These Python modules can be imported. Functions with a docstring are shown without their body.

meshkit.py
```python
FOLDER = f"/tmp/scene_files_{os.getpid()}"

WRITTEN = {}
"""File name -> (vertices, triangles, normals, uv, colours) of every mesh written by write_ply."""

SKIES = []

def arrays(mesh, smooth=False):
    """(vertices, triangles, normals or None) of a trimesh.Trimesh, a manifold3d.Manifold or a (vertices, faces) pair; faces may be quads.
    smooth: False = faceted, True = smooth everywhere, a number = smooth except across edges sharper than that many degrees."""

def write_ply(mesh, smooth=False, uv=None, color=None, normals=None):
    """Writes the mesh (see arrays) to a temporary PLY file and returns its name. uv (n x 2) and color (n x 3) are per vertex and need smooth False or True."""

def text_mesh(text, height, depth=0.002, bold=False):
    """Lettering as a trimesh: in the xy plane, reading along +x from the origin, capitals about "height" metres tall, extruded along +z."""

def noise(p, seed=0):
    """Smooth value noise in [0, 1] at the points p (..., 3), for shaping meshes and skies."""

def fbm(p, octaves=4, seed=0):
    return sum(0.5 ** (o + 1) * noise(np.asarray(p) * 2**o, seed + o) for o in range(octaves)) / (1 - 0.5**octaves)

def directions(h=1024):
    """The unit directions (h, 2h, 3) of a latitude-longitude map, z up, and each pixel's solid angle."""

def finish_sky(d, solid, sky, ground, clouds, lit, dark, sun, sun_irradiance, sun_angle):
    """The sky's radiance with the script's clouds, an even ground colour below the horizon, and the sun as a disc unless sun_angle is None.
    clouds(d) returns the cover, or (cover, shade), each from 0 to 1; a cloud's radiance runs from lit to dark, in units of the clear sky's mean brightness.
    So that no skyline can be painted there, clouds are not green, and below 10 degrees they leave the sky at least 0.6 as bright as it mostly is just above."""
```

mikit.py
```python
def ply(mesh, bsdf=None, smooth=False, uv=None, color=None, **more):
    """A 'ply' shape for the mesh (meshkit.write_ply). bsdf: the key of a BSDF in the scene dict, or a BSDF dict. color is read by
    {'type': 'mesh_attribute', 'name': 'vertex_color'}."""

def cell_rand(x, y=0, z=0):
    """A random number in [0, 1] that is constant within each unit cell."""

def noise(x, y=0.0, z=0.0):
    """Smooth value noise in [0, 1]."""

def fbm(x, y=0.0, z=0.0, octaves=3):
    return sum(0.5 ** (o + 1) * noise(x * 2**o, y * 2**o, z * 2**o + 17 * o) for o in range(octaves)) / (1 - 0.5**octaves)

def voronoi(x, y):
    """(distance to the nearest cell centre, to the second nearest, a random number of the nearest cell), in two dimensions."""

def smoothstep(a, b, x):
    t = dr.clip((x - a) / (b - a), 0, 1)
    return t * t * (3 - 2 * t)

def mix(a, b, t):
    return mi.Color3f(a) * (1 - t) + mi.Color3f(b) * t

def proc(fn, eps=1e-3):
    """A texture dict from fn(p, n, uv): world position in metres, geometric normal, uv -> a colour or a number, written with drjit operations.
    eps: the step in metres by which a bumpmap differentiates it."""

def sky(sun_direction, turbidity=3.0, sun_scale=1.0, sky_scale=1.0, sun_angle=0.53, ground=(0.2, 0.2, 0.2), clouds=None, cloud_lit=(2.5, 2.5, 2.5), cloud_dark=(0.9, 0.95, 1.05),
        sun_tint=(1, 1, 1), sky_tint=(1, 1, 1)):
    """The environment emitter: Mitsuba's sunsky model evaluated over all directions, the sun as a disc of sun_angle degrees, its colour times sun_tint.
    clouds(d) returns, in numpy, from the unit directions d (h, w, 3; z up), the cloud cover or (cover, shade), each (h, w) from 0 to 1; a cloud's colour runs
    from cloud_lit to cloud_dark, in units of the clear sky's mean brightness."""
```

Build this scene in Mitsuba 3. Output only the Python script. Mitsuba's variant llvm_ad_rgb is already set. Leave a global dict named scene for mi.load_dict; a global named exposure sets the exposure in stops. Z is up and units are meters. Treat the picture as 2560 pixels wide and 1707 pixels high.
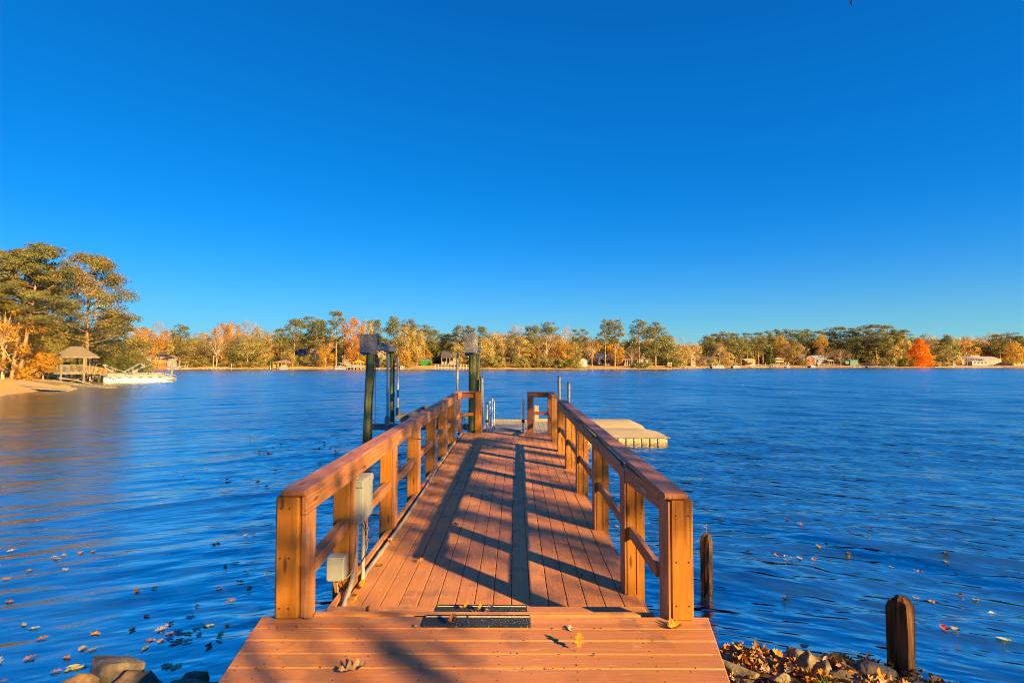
import math, random
import numpy as np, trimesh, mitsuba as mi, drjit as dr, mikit, meshkit, shapely
from mikit import noise, fbm, voronoi, cell_rand, smoothstep, mix
T = mi.ScalarTransform4f
scene, labels = {}, {}
# ------------------------------------------------------------------ camera, sky, exposure
EYE = 2.40                                   # metres above the water
F, VX, HY = 1388.0, 1287.6, 908.0            # survey of the photograph: focal length, bearing of the dock axis, level of the horizon
pitch, yaw = math.atan((HY - 853.5) / F), math.atan((VX - 1280) / F)
look = [-math.sin(yaw) * math.cos(pitch), math.cos(yaw) * math.cos(pitch), math.sin(pitch)]
scene['camera'] = {'type': 'perspective', 'fov': 2 * math.degrees(math.atan(1280 / F)), 'fov_axis': 'x', 'near_clip': 0.1, 'far_clip': 5000.0,
                   'to_world': T().look_at(origin=[0, 0, EYE], target=[look[0], look[1], EYE + look[2]], up=[0, 0, 1])}
scene['sky'] = mikit.sky((0.70, -0.714, 0.384), turbidity=2.5, sun_scale=1.0, sky_scale=1.0, sun_tint=(2.85, 2.28, 1.05), sky_tint=(0.02, 0.785, 1.74), ground=(0.10, 0.09, 0.08), clouds=lambda d: np.exp(-(np.maximum(d[..., 2], 0) / 0.095) ** 1.5) * 0.9, cloud_lit=(1.3, 2.75, 2.58), cloud_dark=(0.6, 1.6, 2.0))
exposure = 1.95
labels['sky'] = {'kind': 'structure'}


def sv(xs, ys, D):
    """A surveyed bearing (xs) and height (ys) at the distance D along the dock axis, as a place in metres."""
    return np.array([(xs - VX) / F * D, D, EYE + (HY - ys) / F * D])


# ------------------------------------------------------------------ mesh helpers
class MB:
    def __init__(self):
        self.v, self.f, self.n = [], [], 0

    def add(self, v, f):
        v, f = np.asarray(v, float), np.asarray(f, int)
        if f.ndim == 2 and f.shape[1] == 4:
            f = np.vstack([f[:, [0, 1, 2]], f[:, [0, 2, 3]]])
        self.v.append(v); self.f.append(f + self.n); self.n += len(v)
        return self

    def box(self, x0, x1, y0, y1, z0, z1, c=0.0):
        b = (x1 - x0, y1 - y0, z1 - z0)
        return self.obox(((x0 + x1) / 2, (y0 + y1) / 2, (z0 + z1) / 2), b, np.eye(3), c)

    def obox(self, cen, size, R=np.eye(3), c=0.0):
        h = np.array(size) / 2
        if c <= 0:
            v = np.array([[x, y, z] for x in (-1, 1) for y in (-1, 1) for z in (-1, 1)]) * h
            f = [[0, 1, 3, 2], [4, 6, 7, 5], [0, 4, 5, 1], [2, 3, 7, 6], [0, 2, 6, 4], [1, 5, 7, 3]]
            return self.add(v @ np.asarray(R).T + cen, f)
        v = []
        for s in [[x, y, z] for x in (-1, 1) for y in (-1, 1) for z in (-1, 1)]:
            for a in range(3):
                w = h - c; w = w.copy(); w[a] = h[a]
                v.append(np.array(s) * w)
        hull = trimesh.convex.convex_hull(np.array(v))
        return self.add(np.array(hull.vertices) @ np.asarray(R).T + cen, hull.faces)

    def bar(self, a, b, w, h, c=0.0, up=(0, 0, 1)):
        """A bar of section w (sideways) x h (upwards) from a to b."""
        a, b = np.asarray(a, float), np.asarray(b, float)
        y = (b - a) / np.linalg.norm(b - a)
        x = np.cross(y, up); x /= np.linalg.norm(x)
        z = np.cross(x, y)
        return self.obox((a + b) / 2, (w, np.linalg.norm(b - a), h), np.stack([x, y, z], 1), c)

    def tube(self, pts, rad, n=8, cap=True):
        p = np.asarray(pts, float); m = len(p)
        r = np.broadcast_to(np.asarray(rad, float), (m,))
        t = np.gradient(p, axis=0); t /= np.linalg.norm(t, axis=1)[:, None] + 1e-12
        ref = np.array([0, 0, 1.0]) if abs(t[0, 2]) < 0.9 else np.array([1.0, 0, 0])
        v, a = [], np.arange(n) * 2 * np.pi / n
        u = np.cross(t[0], ref); u /= np.linalg.norm(u)
        for k in range(m):
            u = u - t[k] * (u @ t[k]); u /= np.linalg.norm(u) + 1e-12
            w = np.cross(t[k], u)
            v.append(p[k] + r[k] * (np.cos(a)[:, None] * u + np.sin(a)[:, None] * w))
        f = []
        for k in range(m - 1):
            for i in range(n):
                j = (i + 1) % n
                f += [[k * n + i, k * n + j, (k + 1) * n + j], [k * n + i, (k + 1) * n + j, (k + 1) * n + i]]
        V = np.vstack(v)
        if cap:
            for k, o in ((0, 1), (m - 1, 0)):
                V = np.vstack([V, p[k]]); c = len(V) - 1
                for i in range(n):
                    j = (i + 1) % n
                    f.append([c, k * n + j, k * n + i] if o else [c, k * n + i, k * n + j])
        return self.add(V, f)

    def poly(self, pts, f):
        return self.add(pts, f)

    def mesh(self):
        return np.vstack(self.v), np.vstack(self.f)


TILT = 0.0049                                # the dock rises very slightly towards its end


def tilt(v):
    v = np.array(v, float)
    c, s = math.cos(TILT), math.sin(TILT)
    y, z = v[:, 1].copy(), v[:, 2] - EYE
    v[:, 1], v[:, 2] = y * c - z * s, EYE + y * s + z * c
    return v


def free(key):
    if key not in used:
        used.add(key); return key
    n = 1
    while f'{key}_{n:03d}' in used:
        n += 1
    used.add(f'{key}_{n:03d}')
    return f'{key}_{n:03d}'


used = set()


def tag(key, label=None, cat=None, group=None, kind=None):
    d = {k: v for k, v in (('label', label), ('category', cat), ('group', group), ('kind', kind)) if v}
    if d:
        labels[key] = d
    return key


def thing(name, label, cat, group=None):
    return tag(free(name), label, cat, group)


def put(name, mesh, bsdf, parent=None, smooth=False, tilted=False, frame=None, color=None, label=None, cat=None, group=None, kind=None, to_world=None):
    key = free(f'{parent}__{name}' if parent else name)
    if isinstance(mesh, MB):
        mesh = mesh.mesh()
    if isinstance(mesh, dict):
        d = dict(mesh); d['bsdf'] = {'type': 'ref', 'id': bsdf}
    else:
        v, f = mesh
        if frame is not None:
            c_, s_ = math.cos(frame[2]), math.sin(frame[2])
            v = np.asarray(v, float)
            v = np.c_[frame[0] + c_ * v[:, 0] - s_ * v[:, 1], frame[1] + s_ * v[:, 0] + c_ * v[:, 1], v[:, 2]]
        d = mikit.ply(trimesh.Trimesh(tilt(v) if tilted else np.asarray(v, float), f, process=False), bsdf, smooth, color=color)
    if to_world is not None:
        d['to_world'] = to_world
    scene[key] = d
    tag(key, label, cat, group, kind)
    return key


# ------------------------------------------------------------------ materials
def mat(name, fn, rough=0.6, spec=0.3, bump=None, bscale=0.002, eps=1e-3, **more):
    d = {'type': 'principled', 'base_color': mikit.proc(fn) if callable(fn) else {'type': 'rgb', 'value': list(fn)}, 'roughness': rough, 'specular': spec, **more}
    if bump:
        d = {'type': 'bumpmap', 'arbitrary': mikit.proc(bump, eps), 'scale': bscale, 'bsdf': d}
    scene[name] = {'type': 'twosided', 'bsdf': d}


def deck_tone(p, board, g, along, across):
    r, r2 = cell_rand(board, 7), cell_rand(board, 19)
    base = mix((0.42, 0.166, 0.058), (0.52, 0.228, 0.083), r)
    base = mix(base, (0.46, 0.22, 0.092), r2 * 0.5)
    base = base * (0.82 + 0.34 * fbm(p.x * 1.7 + 31, p.y * 1.7, 3))
    base = base * (0.90 + 0.20 * fbm(along * 3.0 + board * 5.1, across * 75, 4))          # streaks along the board
    dirt = smoothstep(0.58, 0.76, fbm(p.x * 6, p.y * 6, 9))
    base = mix(base, (0.17, 0.10, 0.07), dirt * 0.45)
    scuff = smoothstep(0.74, 0.80, fbm(along * 9 + board, across * 60, 6))
    base = mix(base, (0.56, 0.36, 0.24), scuff * 0.4)
    spot = smoothstep(0.965, 0.99, noise(p.x * 55, p.y * 55, 5))
    return mix(base * (0.92 + 0.16 * g), (0.09, 0.05, 0.035), spot * 0.8)


def deck_long(p, n, uv):
    return deck_tone(p, dr.floor((p.x + 0.028) / 0.1425), noise(p.x * 190, p.y * 7, 1), p.y, p.x)


def deck_cross(p, n, uv):
    return deck_tone(p, dr.floor((p.y - 0.03) / 0.14) + 40, noise(p.x * 7, p.y * 190, 1), p.x, p.y)


def grain(ax):
    def f(p):
        s = [60.0, 60.0, 60.0]; s[ax] = 2.5
        w = noise(p.x * 3, p.y * 3, p.z * 3) * 2.0
        return fbm(p.x * s[0] + w, p.y * s[1] + w, p.z * s[2], 3)
    return f


def stained(ax, a, b, wear=0.0):
    g = grain(ax)

    def f(p, n, uv):
        t = g(p)
        c = mix(a, b, smoothstep(0.25, 0.75, t)) * (0.8 + 0.4 * fbm(p.x * 3.1, p.y * 3.1, p.z * 3.1))
        q = [p.x, p.y, p.z]; al = q[ax] * 2.2; ac = (q[(ax + 1) % 3] + q[(ax + 2) % 3]) * 9.0
        kd, _, kr = voronoi(al, ac)
        c = mix(c, (0.10, 0.035, 0.01), smoothstep(0.16, 0.05, kd) * smoothstep(0.55, 0.6, kr) * 0.85)
        s2 = [80.0, 80.0, 80.0]; s2[ax] = 1.4
        c = mix(c, (0.09, 0.03, 0.01), smoothstep(0.78, 0.84, noise(p.x * s2[0], p.y * s2[1], p.z * s2[2])) * 0.55)
        if wear:
            s = [14.0, 14.0, 14.0]; s[ax] = 3.0
            c = mix(c, (0.55, 0.42, 0.36), smoothstep(0.70, 0.80, fbm(p.x * s[0] + 5, p.y * s[1], p.z * s[2])) * wear)
        return c
    return f


def gb(ax):
    g = grain(ax)
    return lambda p, n, uv: g(p)


mat('deck_board', deck_long, 0.55, 0.35, lambda p, n, uv: fbm(p.x * 220, p.y * 12, 2), 0.0012)
mat('step_board', deck_cross, 0.55, 0.35, lambda p, n, uv: fbm(p.x * 12, p.y * 220, 2), 0.0012)
mat('post_wood', stained(2, (0.35, 0.145, 0.020), (0.27, 0.105, 0.013)), 0.5, 0.35, gb(2), 0.0025)
mat('rail_wood', stained(1, (0.35, 0.165, 0.070), (0.26, 0.112, 0.046), 0.55), 0.55, 0.3, gb(1), 0.0025)
mat('board_wood', stained(2, (0.35, 0.165, 0.070), (0.26, 0.112, 0.046), 0.3), 0.55, 0.3, gb(2), 0.0025)
mat('cap_wood', stained(1, (0.35, 0.145, 0.062), (0.27, 0.105, 0.045), 0.15), 0.5, 0.35, gb(1), 0.002)
mat('frame_wood', stained(0, (0.26, 0.09, 0.04), (0.19, 0.065, 0.028)), 0.5, 0.3, gb(0), 0.002)
mat('dark_timber', (0.06, 0.05, 0.042), 0.9, 0.2)


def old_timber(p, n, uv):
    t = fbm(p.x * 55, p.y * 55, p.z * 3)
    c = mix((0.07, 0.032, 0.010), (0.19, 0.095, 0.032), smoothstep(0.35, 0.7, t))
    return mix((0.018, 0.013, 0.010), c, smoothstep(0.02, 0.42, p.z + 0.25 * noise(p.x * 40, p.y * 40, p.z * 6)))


mat('old_timber', old_timber, 0.8, 0.2, lambda p, n, uv: fbm(p.x * 70, p.y * 70, p.z * 3), 0.006)
mat('steel_galvanised', lambda p, n, uv: mix((0.16, 0.18, 0.20), (0.10, 0.11, 0.13), fbm(p.x * 9, p.y * 9, p.z * 9)), 0.45, 0.5, metallic=0.35)
mat('aluminium', (0.62, 0.62, 0.60), 0.35, 0.5, metallic=0.6)
mat('grey_box', lambda p, n, uv: mix((0.21, 0.235, 0.25), (0.275, 0.30, 0.315), fbm(p.x * 12, p.y * 12, p.z * 5)), 0.45, 0.4)
mat('motor_housing', lambda p, n, uv: mix((0.09, 0.095, 0.115), (0.15, 0.155, 0.18), fbm(p.x * 6, p.y * 6, p.z * 2)), 0.5, 0.4)
mat('pipe_grey', lambda p, n, uv: mix((0.22, 0.23, 0.235), (0.34, 0.345, 0.34), fbm(p.x * 8, p.y * 3, p.z * 8)), 0.4, 0.4)
mat('cable_black', (0.015, 0.015, 0.017), 0.5, 0.4)
mat('carpet_dark', (0.045, 0.055, 0.07), 0.95, 0.1)


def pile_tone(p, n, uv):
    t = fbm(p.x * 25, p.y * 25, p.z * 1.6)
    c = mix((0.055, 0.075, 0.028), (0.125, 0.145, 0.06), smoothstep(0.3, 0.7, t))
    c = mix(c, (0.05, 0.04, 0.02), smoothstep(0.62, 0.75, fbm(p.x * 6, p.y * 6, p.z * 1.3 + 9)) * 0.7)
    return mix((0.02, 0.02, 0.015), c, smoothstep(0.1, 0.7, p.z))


mat('treated_pile', pile_tone, 0.75, 0.25, lambda p, n, uv: fbm(p.x * 40, p.y * 40, p.z * 2), 0.008)
mat('float_plastic', lambda p, n, uv: mix((0.20, 0.19, 0.165), (0.27, 0.255, 0.22), fbm(p.x * 4, p.y * 4, p.z * 9)), 0.6, 0.3)
mat('float_rib', lambda p, n, uv: mix((0.13, 0.11, 0.07), (0.32, 0.27, 0.18), smoothstep(0.02, 0.16, p.z + 0.05 * noise(p.x * 9, p.y * 9, 1))), 0.6, 0.3)
mat('port_plastic', lambda p, n, uv: mix((0.26, 0.23, 0.17), (0.32, 0.29, 0.225), fbm(p.x * 3, p.y * 3, p.z * 6)), 0.55, 0.3)
mat('grit_mat', lambda p, n, uv: mix((0.014, 0.026, 0.052), (0.26, 0.25, 0.22), smoothstep(0.90, 0.96, cell_rand(dr.floor(p.x * 240), dr.floor(p.y * 240), 3)) * smoothstep(-0.5, 0.1, p.x + 0.3 * noise(p.x * 9, p.y * 9, 2))), 0.8, 0.3,
    lambda p, n, uv: noise(p.x * 400, p.y * 400, 1), 0.001)
mat('stripe_yellow', (0.72, 0.55, 0.22), 0.6, 0.3)


def rock_tone(p, n, uv):
    t = fbm(p.x * 7, p.y * 7, p.z * 9)
    c = mix((0.080, 0.074, 0.064), (0.25, 0.215, 0.155), smoothstep(0.3, 0.7, t))
    c = mix(c, (0.40, 0.22, 0.08), smoothstep(0.62, 0.72, fbm(p.x * 4 + 3, p.y * 4, p.z * 4)) * 0.6)
    return c * (0.75 + 0.5 * noise(p.x * 60, p.y * 60, p.z * 60))


mat('rock_stone', rock_tone, 0.85, 0.25, lambda p, n, uv: fbm(p.x * 26, p.y * 26, p.z * 26), 0.012)


def ground_tone(p, n, uv):
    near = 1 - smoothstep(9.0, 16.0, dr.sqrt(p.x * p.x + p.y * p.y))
    a = fbm(p.x * 0.11, p.y * 0.11, 3)
    b = fbm(p.x * 0.9, p.y * 0.9, 5)
    c = mix((0.28, 0.19, 0.08), (0.18, 0.145, 0.06), smoothstep(0.4, 0.65, a))
    c = mix(c, (0.42, 0.22, 0.065), smoothstep(0.5, 0.68, b) * 0.75)
    c = mix((0.25, 0.185, 0.10), c, smoothstep(0.18, 0.42, p.z + 0.1 * b))      # bare sand along the water
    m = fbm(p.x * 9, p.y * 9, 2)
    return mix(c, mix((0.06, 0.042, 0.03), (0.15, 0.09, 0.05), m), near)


mat('ground_litter', ground_tone, 0.95, 0.1, lambda p, n, uv: fbm(p.x * 6, p.y * 6, 4), 0.03)
scene['leaf'] = {'type': 'principledthin', 'base_color': {'type': 'mesh_attribute', 'name': 'vertex_color'}, 'roughness': 0.9, 'diff_trans': 1.2, 'eta': 1.05}
scene['painted'] = {'type': 'twosided', 'bsdf': {'type': 'principled', 'roughness': 0.5, 'specular': 0.3, 'base_color': {'type': 'mesh_attribute', 'name': 'vertex_color'}}}
scene['dry_leaf'] = {'type': 'twosided', 'bsdf': {'type': 'diffuse', 'reflectance': {'type': 'mesh_attribute', 'name': 'vertex_color'}}}
mat('boat_white', (0.18, 0.185, 0.19), 0.5, 0.3)
mat('bark', lambda p, n, uv: mix((0.16, 0.10, 0.065), (0.40, 0.26, 0.15), smoothstep(0.3, 0.7, fbm(p.x * 7, p.y * 7, p.z * 1.5))), 0.9, 0.1)
mat('pale_bark', lambda p, n, uv: mix((0.26, 0.19, 0.13), (0.52, 0.42, 0.30), smoothstep(0.3, 0.7, fbm(p.x * 7, p.y * 7, p.z * 1.5))), 0.9, 0.1)
mat('window_glass', (0.02, 0.025, 0.03), 0.08, 0.6)
for nm, c in dict(white=(0.32, 0.32, 0.31), cream=(0.31, 0.27, 0.21), grey_wall=(0.33, 0.33, 0.36), beige=(0.36, 0.29, 0.20), brick=(0.36, 0.14, 0.09), slate=(0.085, 0.085, 0.105), brown_roof=(0.26, 0.18, 0.13), shingle=(0.19, 0.16, 0.13),
                  tarp_blue=(0.03, 0.16, 0.50), blue_roof=(0.10, 0.22, 0.50), teal=(0.09, 0.22, 0.21), orange_wood=(0.60, 0.28, 0.06), amber_roof=(0.60, 0.28, 0.03), red=(0.65, 0.06, 0.04), dock_grey=(0.42, 0.35, 0.26), green=(0.03, 0.20, 0.07), dark=(0.03, 0.03, 0.035),
                  greenish_white=(0.55, 0.68, 0.55), pale_blue=(0.40, 0.50, 0.60), aqua=(0.25, 0.55, 0.60), rust=(0.35, 0.16, 0.08)).items():
    mat(nm, c, 0.6, 0.3)
mat('weathered', lambda p, n, uv: mix((0.13, 0.12, 0.098), (0.22, 0.20, 0.165), fbm(p.x * 3, p.y * 3, p.z * 3)), 0.85, 0.15)
mat('weathered_orange', lambda p, n, uv: mix((0.24, 0.20, 0.155), (0.48, 0.22, 0.06), smoothstep(0.4, 0.65, fbm(p.x * 1.3, p.y * 1.3, p.z * 3))), 0.85, 0.15)

# ------------------------------------------------------------------ lake outline, ground, water
SHORE = [(-38, 41), (-40, 45), (-41.5, 49), (-44, 55), (-50, 62), (-55, 68), (-62, 76), (-95, 112), (-140, 175), (-172, 226), (-153, 231), (-134, 224), (-110, 222), (-70, 221), (-30, 222), (10, 221), (40, 222), (60, 226), (74, 248),
         (96, 276), (125, 292), (160, 302), (220, 298), (290, 304), (420, 300), (430, 120), (300, 30), (120, -5), (30, 0.5), (8, 2.4), (5.0, 3.2), (3.75, 3.75), (3.25, 4.1), (3.06, 4.42), (2.7, 4.60), (2.2, 4.58), (1.86, 4.88), (1.45, 4.5), (1.0, 3.7),
         (-1.5, 3.6), (-2.2, 4.15), (-2.7, 4.25), (-3.2, 4.12), (-3.9, 3.6), (-6, 3.1), (-14, 4), (-24, 13), (-30.5, 27), (-33, 34)]
lake = shapely.Polygon(SHORE)


def land(x, y):
    """Height of the ground: positive distance from the water's edge on land, negative in the lake."""
    P = shapely.points(np.c_[x.ravel(), y.ravel()])
    s = shapely.distance(lake.exterior, P) * np.where(shapely.contains_xy(lake, x.ravel(), y.ravel()), -1, 1)
    s = s.reshape(x.shape)
    r = np.hypot(x, y)
    near = np.clip(1 - (r - 8) / 8, 0, 1)
    pos = np.maximum(s, 0)
    far_z = 0.55 * (1 - np.exp(-pos / 1.6)) + 0.045 * np.minimum(pos, 60) + 0.01 * np.clip(pos - 60, 0, 400)
    near_z = 0.16 * pos + 0.10 * (1 - np.exp(-pos / 0.3))
    z = np.where(s > 0, near * near_z + (1 - near) * far_z, np.maximum(s * 0.30, -1.8))
    k = np.stack([x * 0.25, y * 0.25, x * 0], -1)
    z = z + (meshkit.fbm(k, 3) - 0.5) * 0.5 * np.clip(pos / 12, 0, 1) * (1 - near)
    k = np.stack([x * 3.2, y * 3.2, x * 0], -1)
    return z + near * (meshkit.fbm(k, 3, 5) - 0.5) * 0.14 * np.clip(pos / 0.4, 0, 1)


def ground_z(x, y):
    return float(land(np.array([[float(x)]]), np.array([[float(y)]]))[0, 0])


def axis(*spans):
    out = []
    for a, b, st in spans:
        out.append(np.arange(a, b - 1e-6, st))
    return np.concatenate(out + [[spans[-1][1]]])


gx = axis((-1600, -400, 100), (-400, -180, 14), (-180, -64, 4), (-64, -28, 1.5), (-28, -7, 3), (-7, 7, 0.11), (7, 28, 3), (28, 320, 5), (320, 440, 14), (440, 1600, 100))
gy = axis((-400, -40, 40), (-40, 0, 5), (0, 1.5, 0.5), (1.5, 6, 0.11), (6, 30, 3), (30, 72, 1.5), (72, 210, 5), (210, 320, 2.5), (320, 440, 10), (440, 2000, 130))
GX, GY = np.meshgrid(gx, gy)
GZ = land(GX, GY)
idx = np.arange(GX.size).reshape(GX.shape)
quads = np.stack([idx[:-1, :-1], idx[:-1, 1:], idx[1:, 1:], idx[1:, :-1]], -1).reshape(-1, 4)
quads = np.vstack([quads[:, [0, 1, 2]], quads[:, [0, 2, 3]]])
put('ground', (np.stack([GX, GY, GZ], -1).reshape(-1, 3), quads), 'ground_litter', smooth=True, kind='structure')

rngw = np.random.default_rng(11)
WAVES = []
for i in range(46):
    lam = 0.55 * (5.2 / 0.55) ** rngw.random()
    th = rngw.normal(0, 0.30)
    WAVES.append((2 * np.pi / lam, th, rngw.random() * 6.28, lam))


SHORT = []
for i in range(54):
    lam = 0.21 * (0.62 / 0.21) ** rngw.random()
    SHORT.append((2 * np.pi / lam, rngw.normal(0, 0.36), rngw.random() * 6.28, lam))


def wave_z(x, y, spacing):
    u = y + 0.42 * np.sqrt(x * x + 9.0)          # crests bend round the dock
    z = np.zeros_like(x)
    amp = 0.55 + 0.9 * meshkit.fbm(np.stack([x * 0.09, y * 0.06, x * 0], -1), 3, 3)
    for k, th, ph, lam in WAVES:
        a = 0.0085 * lam / (1 + 0.25 * lam) / math.sqrt(len(WAVES) / 9)
        fade = np.clip((lam / spacing - 2.5) / 2.5, 0, 1)
        z += a * fade * np.sin(k * (u * math.cos(th) + x * math.sin(th)) + ph)
    gust = 0.5 + 1.0 * meshkit.fbm(np.stack([x * 0.35, y * 0.35, x * 0], -1), 2, 9)
    for k, th, ph, lam in SHORT:
        fade = np.clip((lam / spacing - 2.2) / 2.0, 0, 1)
        if np.any(fade > 0):
            z += 0.125 * math.sqrt(2 / len(SHORT)) / k * gust * fade * np.sin(k * (u * math.cos(th) + x * math.sin(th)) + ph)
    calm = np.clip((x / np.maximum(y, 4.0) + 0.62) / 0.40, 0, 1)      # the lee of the left bank
    return z * amp * (0.5 + 0.5 * calm)


nr, nc = 840, 620
rr = 2.0 * (460 / 2.0) ** (np.arange(nr) / (nr - 1))
aa = np.radians(np.linspace(-62, 62, nc))
R_, A_ = np.meshgrid(rr, aa, indexing='ij')
WX, WY = R_ * np.sin(A_), R_ * np.cos(A_) - 0.5
sp = np.broadcast_to(np.gradient(rr)[:, None], WX.shape)
edge = np.clip(shapely.distance(lake.exterior, shapely.points(np.c_[WX.ravel(), WY.ravel()])).reshape(WX.shape) / 1.2, 0.12, 1)
WZ = wave_z(WX, WY, np.maximum(sp, R_ * (aa[1] - aa[0]))) * edge
idx = np.arange(WX.size).reshape(WX.shape)
q = np.stack([idx[:-1, :-1], idx[:-1, 1:], idx[1:, 1:], idx[1:, :-1]], -1).reshape(-1, 4)
q = np.vstack([q[:, [0, 2, 1]], q[:, [0, 3, 2]]])


def ripple(p, n, uv):
    u = p.y + 0.42 * dr.sqrt(p.x * p.x + 9.0)
    w = noise(p.x * 0.7, u * 0.7, 3) * 1.5
    a = noise(p.x * 1.4 + w, u * 5.2, 1) + 0.62 * noise(p.x * 3.2, u * 10.5 + w, 5) + 0.34 * noise(p.x * 8 + w, u * 22, 8)
    return a * (0.65 + 0.7 * noise(p.x * 0.21, p.y * 0.21, 2)) * (0.42 + 0.58 * smoothstep(-0.62, -0.22, p.x / dr.maximum(p.y, 4.0) + 0.10 * noise(p.x * 0.3, p.y * 0.3, 6)))


scene['lake_surface'] = {'type': 'twosided', 'bsdf': {'type': 'bumpmap', 'arbitrary': mikit.proc(ripple, 0.01), 'scale': 0.023, 'bsdf': {'type': 'blendbsdf', 'weight': 0.64,
                         'a': {'type': 'roughplastic', 'alpha': 0.035, 'int_ior': 1.9, 'nonlinear': False, 'diffuse_reflectance': {'type': 'rgb', 'value': [0.022, 0.080, 0.150]}},
                         'b': {'type': 'roughconductor', 'alpha': 0.05, 'material': 'none', 'specular_reflectance': {'type': 'rgb', 'value': [0.90, 0.96, 0.97]}}}}}
put('lake_water', (np.stack([WX, WY, WZ], -1).reshape(-1, 3), q), 'lake_surface', smooth=True, kind='structure')


# ------------------------------------------------------------------ the dock
D = thing('dock', 'reddish brown timber dock with post and rail sides running out over the lake', 'dock')
ZD, ZS, ZP = 0.55, 0.70, 0.83                # deck, step, landing
rng = np.random.default_rng(5)
for k in range(-9, 7):
    x0, x1 = -0.028 + 0.1425 * k + 0.003, -0.028 + 0.1425 * (k + 1) - 0.003
    cuts = [3.55] + ([5.72, 9.6] if k % 3 == 0 else [5.72, 12.2] if k % 3 == 1 else [8.9]) + [14.4]
    if k in (0, -1):
        cuts = [3.55, 8.9, 14.4]
    for a, b in zip(cuts[:-1], cuts[1:]):
        dz = rng.normal(0, 0.0009)
        put('plank', MB().box(x0, x1, a + 0.002, b - 0.002, ZD - 0.028 + dz, ZD + dz, 0.004), 'deck_board', D, tilted=True)
put('edge_trim', MB().box(-1.385, -1.335, 3.62, 14.4, ZD - 0.10, ZD + 0.035, 0.006), 'deck_board', D, tilted=True)
for x in (-1.30, -0.45, 0.40, 0.93):
    put('stringer', MB().box(x - 0.02, x + 0.02, 3.7, 14.38, ZD - 0.23, ZD - 0.031), 'dark_timber', D, tilted=True)
put('end_fascia', MB().box(-1.38, 0.97, 14.402, 14.44, ZD - 0.24, ZD - 0.004), 'frame_wood', D, tilted=True)
put('side_fascia', MB().box(0.972, 1.01, 3.7, 14.38, ZD - 0.24, ZD - 0.03), 'rail_wood', D, tilted=True)
put('side_fascia', MB().box(-1.425, -1.387, 3.7, 14.38, ZD - 0.24, ZD - 0.06), 'rail_wood', D, tilted=True)
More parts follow.
